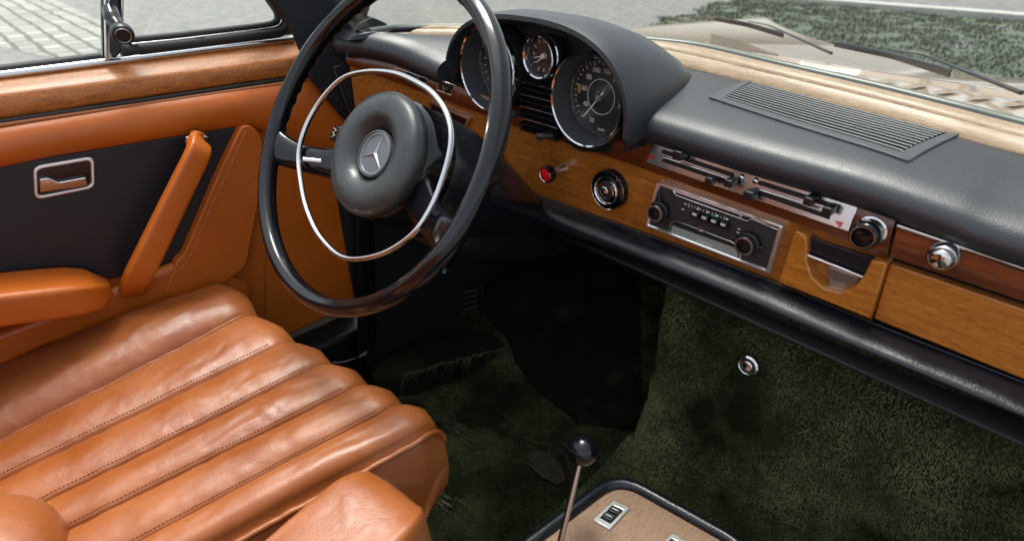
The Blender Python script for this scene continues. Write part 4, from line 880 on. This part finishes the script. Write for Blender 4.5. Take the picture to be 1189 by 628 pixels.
mb = MB(); mb.lathe([(.0085, -.012), (.0125, -.009), (.0140, -.002), (.0140, .005), (.0125, .008), (.0095, .0085), (.0085, .0065), (0, .0065)], k1, dk, 36); mb.build('latch_knob', M['satin'], dr)
mb = MB(); mb.lathe([(.0102, .0082), (.0096, .0094), (.0088, .0092), (.0084, .0075)], k1, dk, 36); mb.build('knob_ring', M['steel'], dr)
mb = MB(); mb.prism([Vector((-1.037, YB, -.16)), Vector((-1.037, .46, -.165)), Vector((-1.037, .25, .20)), Vector((-1.037, YB, .25))], (-.004, 0, 0)); mb.build('window_glass', M['glass'], dr, smooth=False)
# ================================================================== DRIVER SEAT
st_ = thing('driver_seat', (-.66, .0, -.92), 'tan leather driver seat with pleated cushion', 'car seat')
sy = R(8); g_ = Vector((-math.sin(sy), math.cos(sy), 0)); sx_ = Vector((math.cos(sy), math.sin(sy), 0)); SS = .15; S0 = Vector((-.66, .25, -.515))
SN = Vector((-SS*g_.x, -SS*g_.y, 1)).normalized(); SG = Vector((g_.x, g_.y, SS)).normalized()
def sp(p): return BP(p, S0, SN)
front = [(240, 338), (272, 372), (318, 404), (360, 430), (402, 455), (443, 480), (482, 506)]
rearp = [(0, 430), (0, 511), (0, 558), (31, 594), (57, 626), (183, 620), (290, 612)]
Fk = [sp(p) for p in front]; Rk = []
for f_, r_ in zip(Fk, rearp):
    q = sp(r_); d_ = (q-f_).normalized(); Rk.append(f_+d_*.56)
NS, NT = 330, 190
H = [.030, .0105, .0095, .0095, .0105, .021]
def seat_pt(s, t):                                             # s across 0..6, t along: 0 rear .. 1 front crest, >1 rolls over
    k = min(5, int(s)); f_ = s-k
    tt = min(t, 1)
    A = Rk[k].lerp(Fk[k], tt); B = Rk[k+1].lerp(Fk[k+1], tt); P = A.lerp(B, f_)
    c = abs(2*f_-1); hgt = H[k]*(1-c**2.2)**.85-.0035*math.exp(-((1-c)/.05)**2)
    if k == 0 and f_ < .5: hgt = H[0]*(1-c**3.2)**.5
    if k == 5 and f_ > .5: hgt = H[5]*(1-c**3.2)**.5
    wv = .0028*noise.noise((P.x*14, P.y*9, k*3.1))+.0016*noise.noise((P.x*40, P.y*26, k*1.7))
    cr = 0
    if 1 <= k <= 4: cr = .0045*max(0, tt-.62)/.38*noise.noise((P.x*12+k, P.y*48+noise.noise((P.x*20, P.y*20, 0))*1.2, 7))*(1-c)
    fine = noise.noise((P.x*60+noise.noise((P.x*15, P.y*15, 3))*2, P.y*22, k*2.3))
    hgt += (wv*.6+cr*1.2+.0010*fine*(.3+tt*tt))*(1-c*.6)+.0012*c**6*noise.noise((P.x*30, P.y*70, 1.3))*2
    fr_t = min(1, max(0, (t-.80)/.28)); fr_t = fr_t*fr_t*(3-2*fr_t); hgt = hgt*(1-.5*fr_t)+(.006 if 1 <= k <= 4 else .004)*fr_t*(1-c**6)*.6
    P = P+SN*hgt
    if t > 1:                                                  # front roll
        a_ = min(1, (t-1)/.10); ang = a_*math.pi*.5; rr = .034+.012*(1-c)
        P = P+SG*(rr*math.sin(ang))-SN*(rr*(1-math.cos(ang)))
        if t > 1.10: q_ = (t-1.10)/.12; P = Vector((P.x, P.y, P.z+(-.665-P.z)*q_))-g_*(.055*q_)
    return P
ts = list(np.linspace(0, 1, 140))+list(np.linspace(1.006, 1.10, 22))+list(np.linspace(1.11, 1.22, 6))
G = [[seat_pt(min(5.9999, 6*i/(NS-1)), t) for i in range(NS)] for t in ts]
for row, t in zip(G, ts):                                      # rounded side walls
    L0, R0 = row[0], row[-1]
    left = [L0-sx_*(.012*math.sin(a_))-SN*(.012*(1-math.cos(a_))) for a_ in (1.2, .6)]
    row[:0] = [left[0]-Vector((0, 0, .2))-sx_*.0, left[0]-Vector((0, 0, .06))-sx_*.004]+left
    row += [Vector((R0.x, R0.y, R0.z+(-.665-R0.z)*q_))+sx_*o_ for q_, o_ in ((.03, .005), (.12, .010), (.4, .012), (.7, .008), (1, -.010))]
mb = MB(); mb.grid(G); cu = mb.build('cushion', M['seat'], st_)
seamT = list(np.linspace(0, 1.0, 60))
for k in (1, 2, 3, 4, 5):
    C = [seat_pt(k+1e-4, t)+SN*.001 for t in seamT]+[seat_pt(k+1e-4, 1+.02*j)+SN*.001 for j in range(1, 6)]
    if k in (1,):
        mb = MB(); mb.tube([p+SN*.002 for p in C], .0026, seg=8); mb.build('piping', M['seat'], st_)
    off = .0075
    for s_ in ((k-.085,) if k > 1 else ()):
        C2 = [seat_pt(s_, t)+SN*.0006 for t in seamT]; stitches(C2, 'stitching', M['seatthread'], st_, l=.0028, gap=.0014, r_=.0005)
C = [seat_pt(5.9999, t)+sx_*.003 for t in np.linspace(0, 1.1, 120)]; mb = MB(); mb.tube([p+sx_*.004-SN*.004 for p in C], .0035, seg=10); mb.build('side_piping', M['seat'], st_)
C = [seat_pt(.0001, t)+sx_*.003 for t in np.linspace(0, 1.1, 120)]; mb = MB(); mb.tube([p-sx_*.006-SN*.004 for p in C], .0035, seg=10); mb.build('side_piping', M['seat'], st_)
mb = MB(); c_ = (Rk[3].lerp(Fk[3], .55)); mb.box(Vector((c_.x, c_.y-.02, -.80)), .40, .46, .22, X=sx_, Y=g_); mb.build('seat_base', M['satin'], st_, bevel=.02)
bc = sp((-14, 668))+SN*.004; mb = MB()
mb.lathe([(.075*math.sin(math.pi*i/20) if 0 < i < 20 else 0, -.055*math.cos(math.pi*i/20)) for i in range(21)], bc, SN, 40, asp=(1, 1.3), up=g_); mb.build('back_bolster', M['seat'], st_)
# backrest: stands up behind the cushion
mid = (Rk[0]+Rk[6])/2; bb = []
bq = BP((28, 600), Rk[1]+SG*.02, SG)
wd_ = (Rk[6]-Rk[0]).length*1.02
for s_, zz_ in ((0, -.02), (.15, .03), (.35, .03), (.6, .02), (.85, .0), (1, -.03)):
    pass
G = []
for v in np.linspace(0, 1, 40):
    row = []
    for u in np.linspace(-1, 1, 60):
        th = .075*(1-abs(u)**5)**.5*(1-(2*v-1)**10)**.5+(.012*abs(math.sin(u*math.pi*3))**.6 if abs(u) < .66 else .03*math.sin((abs(u)-.66)/.34*math.pi))
        c_ = mid+sx_*(u*wd_/2*(1-.12*v))+Vector((0, 0, 1))*(v*.62-.05)-g_*(v*.14)
        row.append(c_+g_*th)
    G.append(row)
mb = MB(); mb.grid(G); mb.grid([[p-g_*.10 for p in (r[0], r[len(r)//2], r[-1])] for r in G]); mb.build('backrest', M['seat'], st_)
# ================================================================== CENTRE ARMREST
ca = bpy.data.objects.new('armrest', None); COL.objects.link(ca); ca.parent = st_; ca.location = -wloc(st_)
f0 = BZ((404, 545), -.47); ay = R(9); ag = Vector((-math.sin(ay), math.cos(ay), .10)).normalized(); ax_ = Vector((math.cos(ay), math.sin(ay), 0)); an = ax_.cross(ag)
wA, lA, hA = .108, .45, .11
G = []
for j, t in enumerate(np.linspace(0, 1, 50)):
    sh = 1 if t < .90 else math.sqrt(max(0, 1-((t-.90)/.10)**2)); row = []
    for k in range(49):
        b_ = 2*math.pi*k/48; cb, sb = math.cos(b_), math.sin(b_)
        row.append(f0+ax_*(wA/2+wA/2*math.copysign(abs(cb)**.3, cb)*(.55+.45*sh))-ag*(lA*(1-t)-.02)-an*(hA/2-.012)+an*(hA/2*math.copysign(abs(sb)**.3, sb)*(.5+.5*sh)+.004*noise.noise((cb*2, t*4, sb))))
    G.append(row)
mb = MB(); mb.grid(G); c_ = sum(G[-1], Vector())/49; nb = len(mb.v); mb.v.append(tuple(c_)); mb.f += [(nb, nb-49+k, nb-48+k) for k in range(48)]; mb.build('pad', M['seat'], ca)
mb = MB(); mb.tube([G[j][3]+ax_*.001 for j in range(46)], .0022, seg=8); mb.build('piping', M['seat'], ca)
# ================================================================== CENTRE CONSOLE
cn = thing('centre_console', (-.28, .4, -.76), 'tan veneered console plate with black rim on the tunnel', 'console')
CZ = -.715
ro = [(585, 640), (640, 599), (697, 557), (716, 553.5), (735, 558), (835, 613), (880, 640), (1000, 720), (800, 900), (560, 700)]
ri_ = [(612, 640), (655, 608), (703, 571), (716, 567), (731, 571), (818, 617), (855, 640), (960, 720), (800, 860), (590, 700)]
def cz(p, z=CZ): return BZ(p, z)
O_ = [cz(p) for p in ro[:-3]]; 
bo = [Vector((-.12, .30, CZ)), Vector((-.40, .18, CZ))]
RO = roundpoly([cz((590, 640)), cz((716, 547)), cz((885, 640)), Vector((-.06, .35, CZ)), Vector((-.30, .02, CZ))], [.01, .05, .05, .03, .03], 8)
RI = inset(RO, .017, (0, 0, 1))
mb = MB(); mb.prism(RI, (0, 0, -.05)); mb.build('plate', M['tanplate'], cn)
rimp = [(a_+b_)/2+Vector((0, 0, .001)) for a_, b_ in zip(RO, RI)]
mb = MB(); mb.tube(rimp, .0095, True, 16); mb.build('rim', M['roll'], cn)
mb = MB(); mb.frame([p+Vector((0, 0, -.003)) for p in RO], RI, (0, 0, -.07)); mb.build('side', M['roll'], cn)
def cswitch(px, nm):
    s_ = bpy.data.objects.new('rocker_switch', None); COL.objects.link(s_); s_.parent = cn; s_.location = -wloc(cn); s_['label'] = nm
    Q = [cz(p, CZ+.004) for p in px]; c = sum(Q, Vector())/4; I = [c.lerp(p, .62) for p in Q]
    mb = MB(); mb.frame(Q, I, (0, 0, -.006)); mb.build('frame', M['flat'], s_, bevel=.001)
    mb = MB(); mb.prism([p-Vector((0, 0, .001)) for p in I], (0, 0, -.004)); mb.build('well', M['matt'], s_)
    for t0, t1 in ((.06, .46), (.54, .94)):
        a_, b_, c2, d2 = I; L1 = a_.lerp(d2, t0), a_.lerp(d2, t1), b_.lerp(c2, t0), b_.lerp(c2, t1)
        mb = MB(); mb.prism([L1[0]+Vector((0, 0, .003)), L1[2]+Vector((0, 0, .003)), L1[3]+Vector((0, 0, .003)), L1[1]+Vector((0, 0, .003))], (0, 0, -.005)); mb.build('rocker', M['satin'], s_, bevel=.001)
        m_ = sum(L1, Vector())/4+Vector((0, 0, .0033)); u_ = (L1[2]-L1[0]).normalized()
        mb = MB(); mb.tube([m_-u_*.005, m_, m_+u_*.005], [.0005, .0008, .0005], seg=6); mb.build('rocker_mark', M['white'], s_)
cswitch(((712.5, 580), (732, 589), (708, 614), (688.5, 603)), 'chrome framed double rocker switch')
cswitch(((781, 618), (801, 629), (776, 655), (756, 643)), 'second chrome framed switch cut off by the photo edge')
mb = MB(); mb.lathe([(.012, 0), (.013, .002), (.010, .004), (.006, .003), (0, .003)], cz((704, 628)), (0, 0, 1), 28); mb.build('round_inlay', M['white'], cn) if 0 else None
# ================================================================== GEAR LEVER
kb = ray((676.5, 522)).normalized()*.80; k0 = cz((648, 640), -.71)
gl = thing('gear_lever', tuple(k0), 'thin chrome gear lever with round glossy black knob', 'gear lever')
d_ = (kb-k0).normalized()
mb = MB(); mb.tube([k0-d_*.03, k0, k0.lerp(kb, .5), kb-d_*.012], [.0048, .0046, .0042, .0038], seg=16); mb.build('rod', mat('lever_steel', (.45, .42, .40), .22, metal=1), gl)
mb = MB(); mb.lathe([(0, -.0195), (.006, -.0190)]+[(.0205*math.sin(a_), -.0205*math.cos(a_)) for a_ in np.linspace(.45, math.pi-.02, 26)]+[(0, .0205)], kb, d_, 40); mb.build('knob', M['gloss'], gl)
mb = MB(); mb.lathe([(.0206, -.0008), (.0208, 0), (.0206, .0008)], kb, d_, 48); mb.build('knob_line', M['matt'], gl)
mb = MB(); mb.lathe([(.026, 0), (.022, .012), (.010, .022), (.007, .024)], k0-d_*.012, (0, 0, 1), 24); mb.build('boot', M['rubber'], gl)
